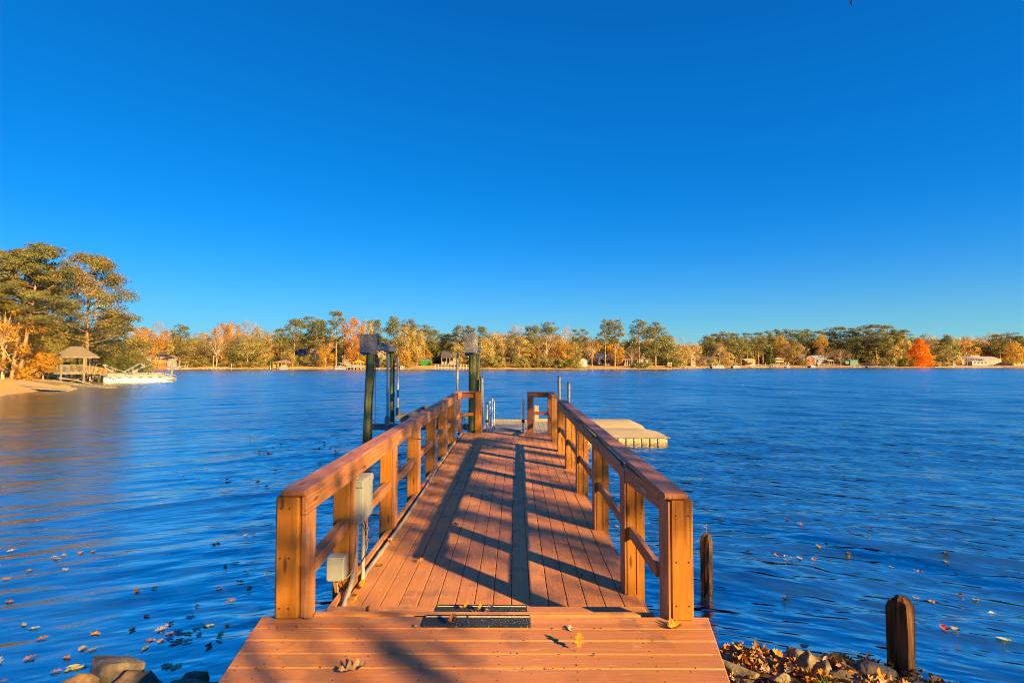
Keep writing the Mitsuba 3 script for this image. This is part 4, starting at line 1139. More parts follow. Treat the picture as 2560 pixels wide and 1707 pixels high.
h = House('wooded_house', 'large tan house half hidden by the pine trunks behind the hipped boathouse', 'house', 731, 783, 34, 10, 903, 886, 871, 'x', 'beige', 'slate')
h.win(740.5, 750, 888.5, 896.5, 3).win(729 + 4, 736, 889, 896).win(765, 772, 888, 894, 1).box('dormer', 'beige', 764, 776, 873, 881.5, 0.5, 4).box('deck', 'weathered', 731, 783, 898.5, 900, -2.5)
h = House('cream_cottage', 'small cream cottage high among the red trees, left of the amber gazebo', 'house', 854, 871, 26, 7, 900, 890, 886, 'y', 'cream', 'brown_roof')
h.win(858.5, 861, 891, 895.5, 0).win(863.5, 866.5, 890.5, 896.5, 0).box('base', 'dark', 856, 871, 900, 907, 0.3, 2)
h = House('white_house', 'white house seen between the boat lift posts', 'house', 945, 959, 36, 8, 906, 884, 877, 'y', 'white', 'white')
h.win(949, 951.5, 887, 892, 0).win(953.5, 956, 887, 892, 0)
h = House('green_shed', 'low bright green shed with a dark roof on the lawn', 'shed', 1052, 1073, 20, 5, 907, 898.5, 895.5, 'x', 'green', 'slate', 0.3)
h.box('fascia', 'pale_blue', 1052, 1073, 898.6, 899.6, -0.3)
h = House('cottage', 'grey cottage with a steep roof and a columned front porch', 'house', 1105, 1141, 32, 8, 910, 891, 877, 'x', 'grey_wall', 'slate', 0.5)
h.porch(1104, 1142, 894, 888, 'slate', 3.2).posts([1105.5, 1118, 1126.5, 1135, 1140.5], 894.2, out=3.0, w=0.25).win(1108, 1114, 896, 903, 1).win(1129, 1133, 896, 903, 1).box('door', 'dark', 1119.5, 1122.5, 896, 908)
dg = House('cottage_gable', 'beige cross gable of the grey cottage', 'house', 1134.5, 1142.5, 31.8, 5, 893, 886, 880, 'y', 'beige', 'slate', 0.2)
h = House('hidden_house', 'low brown house behind the shrubs right of the narrow orange tree', 'house', 1348, 1378, 26, 8, 908, 893, 887, 'x', 'rust', 'brown_roof', 0.5)
h.win(1355, 1361, 895, 900).win(1366, 1372, 895, 900)
h = House('canopy_shelter', 'small shelter with a white arched top in the shrubs', 'shelter', 1259, 1274, 20, 5, 908, 897, 893, 'x', None, 'white', 0.2)
h.posts([1259.5, 1273.5], 896.5, 'grey_wall', 0.0).posts([1259.5, 1273.5], 896.5, 'grey_wall', -4.5).box('back_panel', 'dark', 1260, 1273, 897, 906, 4.0, 4.2)
h = House('pale_shed', 'small pale shed with a white gable end right of the dark bushy tree', 'shed', 1449, 1468, 10, 6, 911, 900, 894.5, 'y', 'pale_blue', 'white', 0.2)
h.box('corner_board', 'white', 1466.5, 1468, 899.5, 910).box('door', 'white', 1455, 1461, 902, 910)
h = House('tarped_house', 'grey house with a bright blue tarp on its roof', 'house', 1496, 1530, 26, 8, 910, 893, 886, 'x', 'grey_wall', 'brown_roof', 0.4)
v = np.array([(h.X(1494.5), h.y0 - 0.5, h.Z(894) + 0.10), (h.X(1503), h.y0 - 0.5, h.Z(894) + 0.10), (h.X(1503.5), h.y0 + 2, h.Z(890) + 0.16), (h.X(1527), h.y0 + 2, h.Z(890) + 0.16), (h.X(1527), h.y0 + 4, h.Z(886) + 0.22), (h.X(1495), h.y0 + 4, h.Z(886) + 0.22), (h.X(1494.8), h.y0 + 2, h.Z(890) + 0.16)])
put('tarp', (v, np.array([(0, 1, 2), (0, 2, 6), (6, 2, 3), (6, 3, 4), (6, 4, 5)])), 'tarp_blue', h.t)
h.win(1500, 1504, 897, 903)
h = House('carport', 'dark flat carport between the tall black trunked pines', 'carport', 1510, 1534, 16, 6, 911, 899, 897.5, 'x', None, 'slate', 0.3)
h.posts([1510.5, 1518, 1526, 1533.5], 899.2, 'dark', 0.0).box('back_wall', 'dark', 1510, 1534, 899.4, 910, 5.6, 5.9)
h = House('porch_house', 'long low white house with a brown roof and a row of porch posts', 'house', 1560, 1622, 18, 9, 912, 897.5, 890.5, 'x', 'cream', 'brown_roof', 0.5)
h.porch(1559, 1605, 899, 896.5, 'brown_roof', 2.6).posts([1560.5, 1565, 1576.5, 1590, 1598, 1604], 899, out=2.4, w=0.28).win(1568, 1574, 900, 907, 1).win(1581, 1587, 900, 907, 1).win(1608, 1612, 898, 906, 1).box('door', 'white', 1592, 1596, 900.5, 911)
wg = House('white_gable', 'white gabled end wing of the long porch house', 'house', 1602, 1614, 17.7, 5, 912, 893, 887, 'y', 'white', 'white', 0.3)
wg.win(1606, 1610, 896, 903)
h = House('narrow_house', 'narrow white house behind the golden tree at the tree line gap', 'house', 1726, 1738, 26, 6, 906, 893, 887, 'y', 'white', 'grey_wall', 0.2)
h.win(1730, 1734, 896, 901)
h = House('long_dark_house', 'long low house with a dark roof under the left end of the wooded hill', 'house', 1741, 1783, 24, 9, 909, 898, 889.5, 'x', 'rust', 'slate', 0.6)
h.win(1748, 1754, 900, 905).win(1766, 1772, 900, 905)
h = House('terrace_house', 'white house with orange timber terrace under the wooded hill', 'house', 1861, 1886, 16, 7, 908, 900, 896, 'x', 'white', 'white', 0.4)
h.box('terrace', 'orange_wood', 1862, 1882, 902.5, 906.5, -2.5).win(1866, 1870, 900.2, 902.3, 0)
h = House('pavilion', 'open pavilion with a white roof and orange steps', 'pavilion', 1937, 1957, 11, 5, 909, 897.5, 893, 'h', None, 'white', 0.4)
h.posts([1937.5, 1944, 1950, 1956.5], 897.4, 'white', 0.0).posts([1937.5, 1956.5], 897.4, 'white', -4.8).box('rail', 'orange_wood', 1938, 1956, 901, 904.5, -0.1, 0.1).box('floor', 'weathered', 1937, 1957, 905, 906.5, -0.2, 5)
for k in range(6):
    h.box('step', 'orange_wood', 1949 + 1.6 * k, 1951 + 1.6 * k, 904.5 + 0.7 * k, 905.2 + 0.7 * k, -2.2, -0.6)
h = House('brick_house', 'brick gabled house with blue roofs on the right far shore', 'house', 2013, 2033, 16, 10, 909, 896, 888, 'y', 'brick', 'grey_wall', 0.3)
h.win(2020, 2023, 898, 903, 0)
h2 = House('blue_roofed_wing', 'left wing with a bright blue roof beside the brick gable', 'house', 1998, 2012.4, 20, 7, 908, 897.5, 889, 'x', 'brick', 'blue_roof', 0.3)
h2 = House('pale_roofed_wing', 'right wing with a pale blue roof and white porch beside the brick gable', 'house', 2033.8, 2062, 17, 8, 909, 897.5, 888, 'x', 'grey_wall', 'pale_blue', 0.3)
h2.win(2040, 2043, 899, 904, 0).porch(2060, 2076, 902, 898.5, 'white', 2.5).posts([2064, 2070, 2075.5], 902, out=2.3).box('car_shade', 'dark', 2064, 2075, 902.6, 909, 1, 3)
h = House('teal_shed', 'teal painted shed with a lean-to right of the round bare trees', 'shed', 2122, 2142, 12, 6, 911, 900.5, 898, 'x', 'teal', 'teal', 0.15)
h.box('lean_to', 'teal', 2112, 2121.6, 902, 910, 0.5, 4)
h = House('open_shed', 'open fronted pale grey shed right of the vivid orange cypress', 'shed', 2345, 2384, 11, 7, 911.5, 900, 897.8, 'x', None, 'white', 0.2)
put('wall', MB().box(h.X(2376.5), h.X(2384), h.y0 + 0.05, h.y1, h.z0, h.ze - 0.02).box(h.X(2345), h.X(2376.4), h.y1 - 0.3, h.y1, h.z0, h.ze - 0.02), 'white', h.t)
h.posts([2345.5, 2362], 900, 'white', -0.2, 0.3).box('shutter', 'grey_wall', 2364, 2376, 901.5, 911, 1.0, 1.15).box('shutter', 'pale_blue', 2346.5, 2361, 902.5, 911, 3.0, 3.15)
h = House('long_grey_building', 'long grey metal building with a shallow roof at the right', 'building', 2399, 2497, 24, 14, 911, 898, 890.5, 'x', 'grey_wall', 'grey_wall', 0.3)
for k in range(9):
    h.box('wall_rib', 'grey_wall', 2405 + 10.5 * k, 2405.5 + 10.5 * k, 898.4, 910, -0.08)
h.box('roof_house', 'cream', 2446, 2468, 887.5, 891.5, 7, 11)
h = House('mobile_home', 'white mobile home with a curved roof in front of the long grey building', 'mobile home', 2424, 2464, 13, 4, 912, 903.5, 901.5, 'x', 'white', 'white', 0.15)
for k in range(4):
    h.win(2429 + 9 * k, 2433 + 9 * k, 905, 908, 0, fr='grey_wall')
h = House('green_roofed_house', 'white house with a green roof at the right edge of the far shore', 'house', 2525, 2566, 14, 8, 912, 906, 902.5, 'x', 'white', 'green', 0.3)
h.win(2532, 2536, 906.8, 910, 0).win(2545, 2549, 906.8, 910, 0)


# piers, boathouses, boats of the far shore
def pier(name, label, xs0, xs1, yd, off, posts, rail=False, w=1.6, m='dock_grey', run_out=False):
    D = shore_at((xs0 + xs1) / 2) - off
    t = thing(name, label, 'pier')
    a, b = sv(xs0, yd, D), sv(xs1, yd, D)
    put('deck', MB().box(a[0], b[0], D - w / 2, D + w / 2, a[2] - 0.18, a[2]), m, t)
    for k in range(posts):
        x = a[0] + (b[0] - a[0]) * (k + 0.5) / posts
        put('post', MB().tube([(x, D - w / 2 + 0.1, -0.8), (x, D - w / 2 + 0.1, a[2] - 0.181 + (1.3 if rail else 0.0))], 0.12, 6), m, t)
    if rail:
        put('railing', MB().box(a[0], b[0], D - w / 2 + 0.24, D - w / 2 + 0.30, a[2] + 0.95, a[2] + 1.08), 'white', t)
    return t, D, a, b


pier('pier', 'grey pier with a tall lamp pole below the pale bare forked tree', 503, 567, 919, 3, 6)
L_ = thing('lamp_pole', 'tall thin lamp pole on the pier below the forked tree', 'lamp pole')
a = sv(531.5, 918, shore_at(531) - 3)
put('pole', MB().tube([(a[0], a[1], a[2]), (a[0], a[1], a[2] + 4.3)], 0.12, 6), 'dock_grey', L_)
put('lamp', MB().box(a[0] - 0.25, a[0] + 0.5, a[1] - 0.1, a[1] + 0.1, a[2] + 4.301, a[2] + 4.5), 'white', L_)
pier('pier', 'low pier with white posts right of the red trimmed pontoon boat', 452, 477, 921, 4, 4)
pier('pier', 'railed white pier in front of the grey cottage', 1086, 1170, 918, 4, 11, True)
pier('pier', 'flat pier right of the red disc board', 1692, 1770, 915.5, 6, 6)
pier('pier', 'pier with tall posts in front of the terrace house', 1872, 1936, 917, 3, 6, True)
pier('pier', 'pier in front of the white roofed pavilion', 1926, 1972, 914.5, 8, 5, True)
pier('pier', 'long low pier on many short posts in front of the long grey building', 2330, 2497, 916, 3, 24)
pier('pier', 'small pier with two posts left of the stone seawall', 2128, 2146, 916, 4, 3, True)
pier('pier', 'small pier with a roofed boat slip below the arched house', 305, 325, 917, 4, 4)
SW = thing('seawall', 'pale stone seawall on the right far shore', 'seawall')
for k in range(24):
    a, b = sv(2146 + 3.8 * k, 917, 0), sv(2149.7 + 3.8 * k, 917, 0)
    D = shore_at(2148 + 3.8 * k) + 0.5
    a, b = sv(2146 + 3.8 * k, 917, D), sv(2149.65 + 3.8 * k, 917, D)
    put('block', MB().box(a[0], b[0], D, D + 0.8, 0.02, 0.98 + 0.12 * math.sin(k * 7.0), 0.06), 'weathered', SW)


def float_boat(name, label, xs0, xs1, off, y_off, canopy=None, trim='white', hull='white', flip=False):
    D = shore_at((xs0 + xs1) / 2) - off
    a, b = (xs0 - VX) / F * D, (xs1 - VX) / F * D
    t = thing(name, label, 'boat')
    for y in (D - 0.9, D + 0.9):
        put('pontoon', MB().tube([(a + 0.2, y, 0.22), (b - 0.7, y, 0.22), (b - 0.1, y, 0.32)], [0.3, 0.3, 0.08], 8), 'grey_wall', t, 40)
    put('deck', MB().box(a, b, D - 1.25, D + 1.25, 0.53, 0.62), hull, t)
    put('side_panel', MB().box(a + 0.3, b - 0.8, D - 1.22, D - 1.16, 0.622, 1.25), hull, t)
    put('side_panel', MB().box(a + 0.3, b - 0.8, D + 1.16, D + 1.22, 0.622, 1.25), hull, t)
    put('stripe', MB().box(a + 0.3, b - 0.8, D - 1.235, D - 1.222, 0.80, 0.98), trim, t)
    put('seat', MB().box(a + 0.5, a + 1.6, D - 1.0, D + 1.0, 0.622, 1.15, 0.05), hull, t)
    put('console', MB().box((a + b) / 2 - 0.4, (a + b) / 2 + 0.3, D - 0.2, D + 0.5, 0.622, 1.5, 0.05), 'grey_wall', t)
    put('motor', MB().box(a - 0.5, a - 0.02, D - 0.22, D + 0.22, 0.1, 1.1, 0.08), 'dark', t)
    if canopy:
        l, r = a + (b - a) * 0.15, a + (b - a) * 0.62
        put('canopy', MB().add([(l, D - 1.2, 2.55), (r, D - 1.2, 2.5), (r, D + 1.2, 2.5), (l, D + 1.2, 2.55), ((l + r) / 2, D - 1.2, 2.72), ((l + r) / 2, D + 1.2, 2.72)], [(0, 4, 5, 3), (4, 1, 2, 5)]), canopy, t)
        fr = MB()
        for x in (l + 0.2, r - 0.2):
            for y in (D - 1.18, D + 1.18):
                fr.tube([(x, y, 1.2), (x, y, 2.5)], 0.05, 5)
        put('canopy_frame', fr, 'aluminium', t)


float_boat('pontoon_boat', 'red trimmed pontoon boat on the far left shore', 419, 452, 5, 0, 'cream', 'red')
float_boat('pontoon_boat', 'white pontoon boat moored at the hipped orange boathouse', 699, 721, 8, 0, None, 'grey_wall')
float_boat('pontoon_boat', 'white pontoon boat with an aqua canopy left of the amber gazebo', 837, 864, 6, 0, 'aqua', 'red')
float_boat('pontoon_boat', 'green and white pontoon boat near the slim white trunks', 1776, 1810, 7, 0, 'greenish_white', 'green')
float_boat('pontoon_boat', 'covered white pontoon boat in a slip, right of the green one', 1828, 1849, 4, 0, 'white', 'grey_wall')
float_boat('pontoon_boat', 'small boat beached at the brick house', 2020, 2034, -1, 0, None, 'grey_wall')
float_boat('pontoon_boat', 'small white boat at the pavilion pier', 1960, 1972, 4, 0, None, 'pale_blue')
float_boat('pontoon_boat', 'small boat with folded canopy under the arched house', 329, 346, 4, 0, 'cream', 'rust')
float_boat('rowing_boat', 'low white boat drawn up left of the railed white pier', 1000, 1010, 1, 0, None, 'white')

h = House('boathouse', 'open boathouse with a grey hipped roof and orange side panels', 'boathouse', 682, 715, -2, 7, 921, 906, 899.5, 'h', None, 'shingle', 0.5)
h.posts([682.5, 694.5, 703, 714.5], 905.9, 'orange_wood', 0.0, 0.3).posts([682.5, 714.5], 905.9, 'orange_wood', -6.5, 0.3)
h.box('side_panel', 'orange_wood', 683.5, 688.5, 911.5, 919, 0.1, 0.25).box('side_panel', 'orange_wood', 705.5, 714, 911, 917, 0.1, 0.25).box('fascia', 'orange_wood', 681, 716, 905.2, 907, -0.45, -0.3).box('floor', 'dock_grey', 668, 716, 920.3, 921.6, -0.6, 6.5)
SG = thing('marker_post', 'green topped marker post left of the hipped boathouse', 'post')
a = sv(675.5, 921, shore_at(675) - 3)
put('post', MB().tube([(a[0], a[1], -0.5), (a[0], a[1], 1.4)], 0.16, 8), 'white', SG)
put('top', MB().tube([(a[0], a[1], 1.402), (a[0], a[1], 3.2)], 0.17, 8), 'green', SG)
h = House('gazebo', 'gazebo with an amber pyramid roof over the water', 'gazebo', 883, 902, -3, 4.5, 920, 906, 899, 'h', None, 'amber_roof', 0.45)
h.posts([883.5, 892, 901.5], 905.8, 'white', 0.0, 0.22).posts([883.5, 901.5], 905.8, 'white', -4.3, 0.22)
put('deck', MB().box(h.X(866), h.X(906), h.y0 - 0.4, h.y1, 0.7, 0.9), 'dock_grey', h.t)
rl = MB()
for k in range(26):
    x = h.X(866.5) + (h.X(905.5) - h.X(866.5)) * k / 25
    rl.box(x - 0.06, x + 0.06, h.y0 - 0.36, h.y0 - 0.30, 0.901, 1.75)
rl.box(h.X(866), h.X(906), h.y0 - 0.38, h.y0 - 0.28, 1.751, 1.85)
put('railing', rl, 'white', h.t, kind='stuff')
for k in range(5):
    x = h.X(868 + 9 * k)
    put('pile', MB().tube([(x, h.y0, -0.8), (x, h.y0, 0.699)], 0.14, 6), 'dock_grey', h.t)
RD = thing('disc_board', 'white board with a round red disc near the big dense pine', 'sign board')
D0 = shore_at(1672) + 3
a, b, c = sv(1668, 906, D0), sv(1678, 915, D0), sv(1673.5, 910.5, D0)
put('board', MB().box(a[0], b[0], D0, D0 + 0.08, b[2], a[2]), 'white', RD)
put('disc', MB().tube([(c[0], D0 - 0.002, c[2]), (c[0], D0 - 0.04, c[2])], 0.62, 20), 'red', RD)
for x in (a[0] + 0.2, b[0] - 0.2):
    put('leg', MB().box(x - 0.05, x + 0.05, D0 + 0.081, D0 + 0.16, ground_z(x, D0) - 0.1, a[2]), 'dock_grey', RD)
BN = thing('bin', 'bright green bin beside the brick house', 'bin')
D0 = shore_at(2040) + 5
a = sv(2040, 910, D0)
put('body', MB().tube([(a[0], D0, ground_z(a[0], D0) - 0.05), (a[0], D0, ground_z(a[0], D0) + 1.3)], [0.38, 0.45], 10), 'green', BN)
put('lid', MB().tube([(a[0], D0, ground_z(a[0], D0) + 1.301), (a[0], D0, ground_z(a[0], D0) + 1.42)], [0.48, 0.4], 10), 'green', BN)
for i, (xs, top) in enumerate(((1912, 908), (1925, 910), (1968, 904), (2138, 906), (461, 912), (467, 913), (577, 909), (948, 912), (2474, 908))):
    D0 = shore_at(xs) - 2
    a = sv(xs, top, D0)
    P = thing('mooring_post', ['thin mooring post at the terrace house pier', 'second mooring post left of the pavilion', 'tall white mooring post right of the pavilion', 'brown mooring post left of the stone seawall', 'white post right of the red trimmed pontoon boat, left one', 'white post right of the red trimmed pontoon boat, right one', 'pale post right of the lamp pole', 'short post between the boat lift piles on the far shore', 'post in the middle of the long low pier'][i], 'post')
    put('shaft', MB().tube([(a[0], D0, -0.6), (a[0], D0, a[2])], 0.16, 7), 'white' if i in (2, 4, 5, 6) else 'dock_grey', P)
    put('cap', MB().tube([(a[0], D0, a[2] + 0.001), (a[0], D0, a[2] + 0.12)], [0.2, 0.05], 7), 'white' if i in (2, 4, 5, 6) else 'dock_grey', P)
# ------------------------------------------------------------------ the left shore: gazebo, pontoon boat, stranded ramp, big pines
FRM = (-57.1, 72.0, math.radians(38.4))      # the gazebo, its gangway and the boat stand square to this direction
G = thing('gazebo', 'weathered gazebo with a brown hipped roof on posts over the left bank', 'gazebo')
ze, za, zdk = 3.23, 4.58, 1.30
top = np.array([(-2.25, -2.3, ze), (2.35, -2.3, ze), (2.35, 2.5, ze), (-2.25, 2.5, ze), (-0.65, 0.1, za), (0.55, 0.1, za)])
q = np.array([(0, 1, 5, 4), (2, 3, 4, 5), (1, 2, 5, 5), (3, 0, 4, 4)])
put('roof', MB().add(top, q).add(top - [0, 0, 0.1], q[:, ::-1]), 'shingle', G, frame=FRM)
for b in (-2.34, 2.502):
    put('fascia', MB().box(-2.27, 2.37, b, b + 0.038, ze - 0.16, ze + 0.04), 'weathered', G, frame=FRM)
put('deck', MB().box(-3.6, 0.85, -2.0, 2.2, zdk - 0.13, zdk), 'weathered', G, frame=FRM)
put('deck_beam', MB().box(-3.6, 0.95, -2.06, -2.004, zdk - 0.30, zdk - 0.02), 'weathered', G, frame=FRM)
for a, b, full in ((-1.48, -2.12, 1), (0.80, -2.12, 1), (-0.7, 1.6, 0), (0.1, 2.0, 1), (1.25, 2.0, 1), (-1.5, 2.0, 1), (1.65, 0.6, 1), (2.05, 2.0, 1), (0.75, 0.2, 0)):
    put('post', MB().box(a - 0.11, a + 0.11, b - 0.11, b + 0.11, -0.9, ze - 0.101 if full else zdk - 0.131), 'weathered', G, frame=FRM)
rl = MB()
for k in range(28):
    x = -2.35 + 3.1 * k / 27
    rl.box(x - 0.03, x + 0.03, -1.96, -1.92, zdk + 0.06, zdk + 0.86)
put('balusters', rl, 'weathered', G, kind='stuff', frame=FRM)
put('hand_rail', MB().box(-2.4, 0.68, -2.0, -1.88, zdk + 0.861, zdk + 0.93), 'weathered', G, frame=FRM)
put('bottom_rail', MB().box(-2.4, 0.68, -1.98, -1.90, zdk + 0.0, zdk + 0.059), 'weathered', G, frame=FRM)
for nm, a0, a1, h0, m, lb in (('storage_box', -2.0, -1.42, 1.38, 'weathered_orange', 'tan storage box with a white lid inside the weathered gazebo'), ('storage_box', -1.36, -0.6, 1.25, 'weathered', 'grey storage box under the gazebo roof, right of the tan one'), ('barrel', -1.3, -0.75, 0.7, 'tarp_blue', 'blue barrel behind the gazebo railing')):
    P = thing(nm, lb, nm.replace('_', ' '))
    if nm == 'barrel':
        c = (a0 + a1) / 2
        put('body', MB().tube([(c, -0.9, zdk), (c, -0.9, zdk + 0.35), (c, -0.9, zdk + 0.66)], [0.26, 0.29, 0.26], 14), m, P, 40, frame=FRM)
        put('rim', MB().tube([(c, -0.9, zdk + 0.661), (c, -0.9, zdk + 0.70)], 0.27, 14), m, P, 40, frame=FRM)
    else:
        put('body', MB().box(a0, a1, 0.0, 0.8, zdk, zdk + h0 - 0.14, 0.02), m, P, frame=FRM)
        put('lid', MB().box(a0 - 0.04, a1 + 0.04, -0.04, 0.84, zdk + h0 - 0.139, zdk + h0, 0.02), 'white' if 'white' in lb else m, P, frame=FRM)

W = thing('gangway', 'weathered railed gangway sloping from the gazebo down to the pontoon boat', 'gangway')
a, b = np.array([0.87, 0, 1.30]), np.array([4.1, 0, 0.72])
put('floor', MB().bar((a[0], -1.0, a[2] - 0.06), (b[0], -1.0, b[2] - 0.06), 1.2, 0.12), 'weathered', W, frame=FRM)
rl = MB()
for k in range(24):
    p_ = a + (b - a) * (k + 0.5) / 24
    for y in (-1.58, -0.42):
        rl.bar((p_[0], y, p_[2]), (p_[0] - 0.10, y, p_[2] + 0.80), 0.05, 0.04, up=(0, 1, 0))
put('balusters', rl, 'weathered_orange', W, kind='stuff', frame=FRM)
for y in (-1.58, -0.42):
    put('hand_rail', MB().bar((a[0] - 0.05, y, a[2] + 0.84), (b[0], y, b[2] + 0.84), 0.10, 0.07), 'weathered', W, frame=FRM)
LD = thing('floating_walkway', 'weathered floating walkway with a post behind the pontoon boat', 'floating dock')
c0, c1 = 4.15, 11.4
for k in range(26):
    x = c0 + (c1 - c0) * k / 26
    put('plank', MB().box(x + 0.01, x + (c1 - c0) / 26 - 0.01, 0.7, 2.3, 0.33, 0.40), 'weathered', LD, frame=FRM)
put('float', MB().box(c0, c1, 0.75, 2.25, -0.2, 0.329), 'weathered', LD, frame=FRM)
for x, zt in ((10.75, 2.25), (6.1, 1.85)):
    put('post', MB().box(x - 0.13, x + 0.13, 0.42, 0.68, -1.2, zt), 'weathered', LD, frame=FRM)

PB = thing('pontoon_boat', 'white pontoon boat with a folded canopy frame moored below the weathered gazebo', 'boat')
b0, b1 = 2.75, 10.8
Y0 = -2.2
for y in (Y0 + 0.35, Y0 + 2.05):
    put('pontoon', MB().tube([(b0 + 0.1, y, 0.18), (b0 + 0.6, y, 0.18), (b1 - 1.4, y, 0.18), (b1 - 0.5, y, 0.27), (b1, y, 0.40)], [0.28, 0.31, 0.31, 0.22, 0.05], 12), 'aluminium', PB, 40, frame=FRM)
put('deck', MB().box(b0 + 0.1, b1 - 0.35, Y0, Y0 + 2.4, 0.50, 0.60, 0.01), 'boat_white', PB, frame=FRM)
put('rub_rail', MB().box(b0 + 0.1, b1 - 0.34, Y0 - 0.02, Y0 - 0.002, 0.44, 0.52), 'aluminium', PB, frame=FRM)
for k in range(6):
    put('fender_strap', MB().box(b0 + 1.6 + 1.12 * k, b0 + 2.1 + 1.12 * k, Y0 - 0.035, Y0 - 0.021, 0.46, 0.54), 'dark', PB, frame=FRM)
for i, (u, v, z) in enumerate(((0.55, 2.35, 1.08), (2.40, 4.9, 1.08), (4.95, 6.9, 1.06))):
    for y in (Y0 + 0.04, Y0 + 2.30):
        put('side_panel', MB().box(b0 + u, b0 + v, y, y + 0.05, 0.603, z - 0.16 if i else z, 0.01), 'boat_white', PB, frame=FRM)
        if i:
            put('panel_rail', MB().tube([(b0 + u, y + 0.02, z - 0.02), (b0 + v, y + 0.02, z - 0.02)], 0.022, 6), 'aluminium', PB, frame=FRM)
            for k in range(6):
                x = b0 + u + (v - u) * (k + 0.5) / 6
                put('rail_stud', MB().tube([(x, y + 0.02, z - 0.16), (x, y + 0.02, z - 0.03)], 0.018, 5), 'aluminium', PB, frame=FRM)
put('front_gate', MB().box(b0 + 6.92, b0 + 6.97, Y0 + 0.1, Y0 + 2.25, 0.603, 1.2), 'boat_white', PB, frame=FRM)
bow = MB()
for y in (Y0 + 0.06, Y0 + 2.3):
    bow.tube([(b0 + 6.98, y, 0.86), (b0 + 8.1, y, 0.80), (b0 + 8.3, y, 0.62)], 0.022, 6)
    bow.tube([(b0 + 7.5, y, 0.60), (b0 + 7.5, y, 0.83)], 0.02, 5)
put('bow_rail', bow, 'aluminium', PB, frame=FRM)
stern = MB()
for y in (Y0 + 0.2, Y0 + 2.2):
    stern.tube([(b0 + 0.12, y, 0.61), (b0 + 0.14, y, 0.98), (b0 + 0.52, y, 1.0), (b0 + 0.53, y, 0.62)], 0.022, 6)
stern.tube([(b0 + 0.13, Y0 + 0.2, 0.9), (b0 + 0.13, Y0 + 2.2, 0.9)], 0.02, 6)
put('stern_rail', stern, 'aluminium', PB, frame=FRM)
put('seat', MB().box(b0 + 0.7, b0 + 1.9, Y0 + 0.3, Y0 + 2.1, 0.602, 1.12, 0.06), 'boat_white', PB, frame=FRM)
put('seat', MB().box(b0 + 5.0, b0 + 6.5, Y0 + 0.2, Y0 + 0.8, 0.602, 1.10, 0.06), 'boat_white', PB, frame=FRM)
put('console', MB().box(b0 + 3.2, b0 + 3.9, Y0 + 1.3, Y0 + 2.1, 0.602, 1.5, 0.06), 'boat_white', PB, frame=FRM)
fr = MB()
for y in (Y0 + 0.05, Y0 + 2.3):
    fr.tube([(b0 + 1.05, y, 1.15), (b0 + 0.0, y, 2.15)], 0.03, 6).tube([(b0 + 2.5, y, 1.18), (b0 + 0.1, y, 2.16)], 0.03, 6).tube([(b0 + 2.2, y, 1.18), (b0 + 4.0, y, 2.32)], 0.03, 6).tube([(b0 + 3.1, y, 1.18), (b0 + 4.6, y, 2.0)], 0.03, 6)
    fr.tube([(b0 + 0.0, y, 2.15), (b0 + 0.45, y, 2.2)], 0.035, 6).tube([(b0 + 4.0, y, 2.32), (b0 + 4.7, y, 2.05), (b0 + 4.5, y, 1.9)], 0.035, 6)
    fr.tube([(b0 + 0.35, y, 1.2), (b0 + 0.2, y, 2.16)], 0.025, 6).tube([(b0 + 2.95, y, 1.2), (b0 + 2.8, y, 1.6)], 0.025, 6)
put('canopy_frame', fr, 'aluminium', PB, frame=FRM)
fold = MB().tube([(b0 + 0.2, Y0 + 0.05, 2.18), (b0 + 0.25, Y0 + 1.2, 2.26), (b0 + 0.2, Y0 + 2.3, 2.18)], 0.09, 8).tube([(b0 + 4.25, Y0 + 0.05, 2.22), (b0 + 4.25, Y0 + 1.2, 2.34), (b0 + 4.25, Y0 + 2.3, 2.22)], 0.11, 8)
put('folded_canopy', fold, 'boat_white', PB, frame=FRM)
mo = trimesh.convex.convex_hull(np.array([(b0 - 0.75, Y0 + 0.95, 0.5), (b0 - 0.75, Y0 + 1.45, 0.5), (b0 - 0.7, Y0 + 1.0, 1.05), (b0 - 0.7, Y0 + 1.4, 1.05), (b0 - 0.15, Y0 + 0.95, 0.45), (b0 - 0.15, Y0 + 1.45, 0.45), (b0 - 0.05, Y0 + 1.0, 0.95), (b0 - 0.05, Y0 + 1.4, 0.95), (b0 - 0.4, Y0 + 1.2, 1.15)]))
put('outboard_motor', (np.array(mo.vertices), np.array(mo.faces)), 'dark', PB, frame=FRM)
put('motor_leg', MB().box(b0 - 0.45, b0 - 0.25, Y0 + 1.1, Y0 + 1.3, -0.4, 0.45), 'dark', PB, frame=FRM)

ST = thing('stranded_ramp', 'old timber ramp stranded on the sandy bank with fallen orange leaves on it', 'timber ramp')
for k in range(9):
    p0, p1 = np.array([-46.5 - 0.1 * k, 49.2 + 0.42 * k, 0.62 + 0.02 * k]), np.array([-38.6 - 0.25 * k, 47.8 + 0.42 * k, 0.06])
    put('plank', MB().bar(p0, p1, 0.36, 0.09), 'weathered_orange' if k > 1 else 'weathered', ST)
for y, z in ((47.0, 0.50), (52.8, 0.66)):
    put('side_beam', MB().bar((-46.8, y + 1.9 if y < 50 else y + 1.0, z), (-38.4, y + 0.55, 0.05), 0.16, 0.26), 'weathered', ST)
BD = thing('loose_board', 'long pale loose board lying on the stranded ramp', 'board')
put('plank', MB().bar((-41.6, 47.6, 0.30), (-38.0, 47.2, 0.07), 0.22, 0.06), 'cream', BD)
put('cleat_strip', MB().bar((-40.0, 47.42, 0.235), (-39.9, 47.60, 0.235), 0.06, 0.04), 'cream', BD)
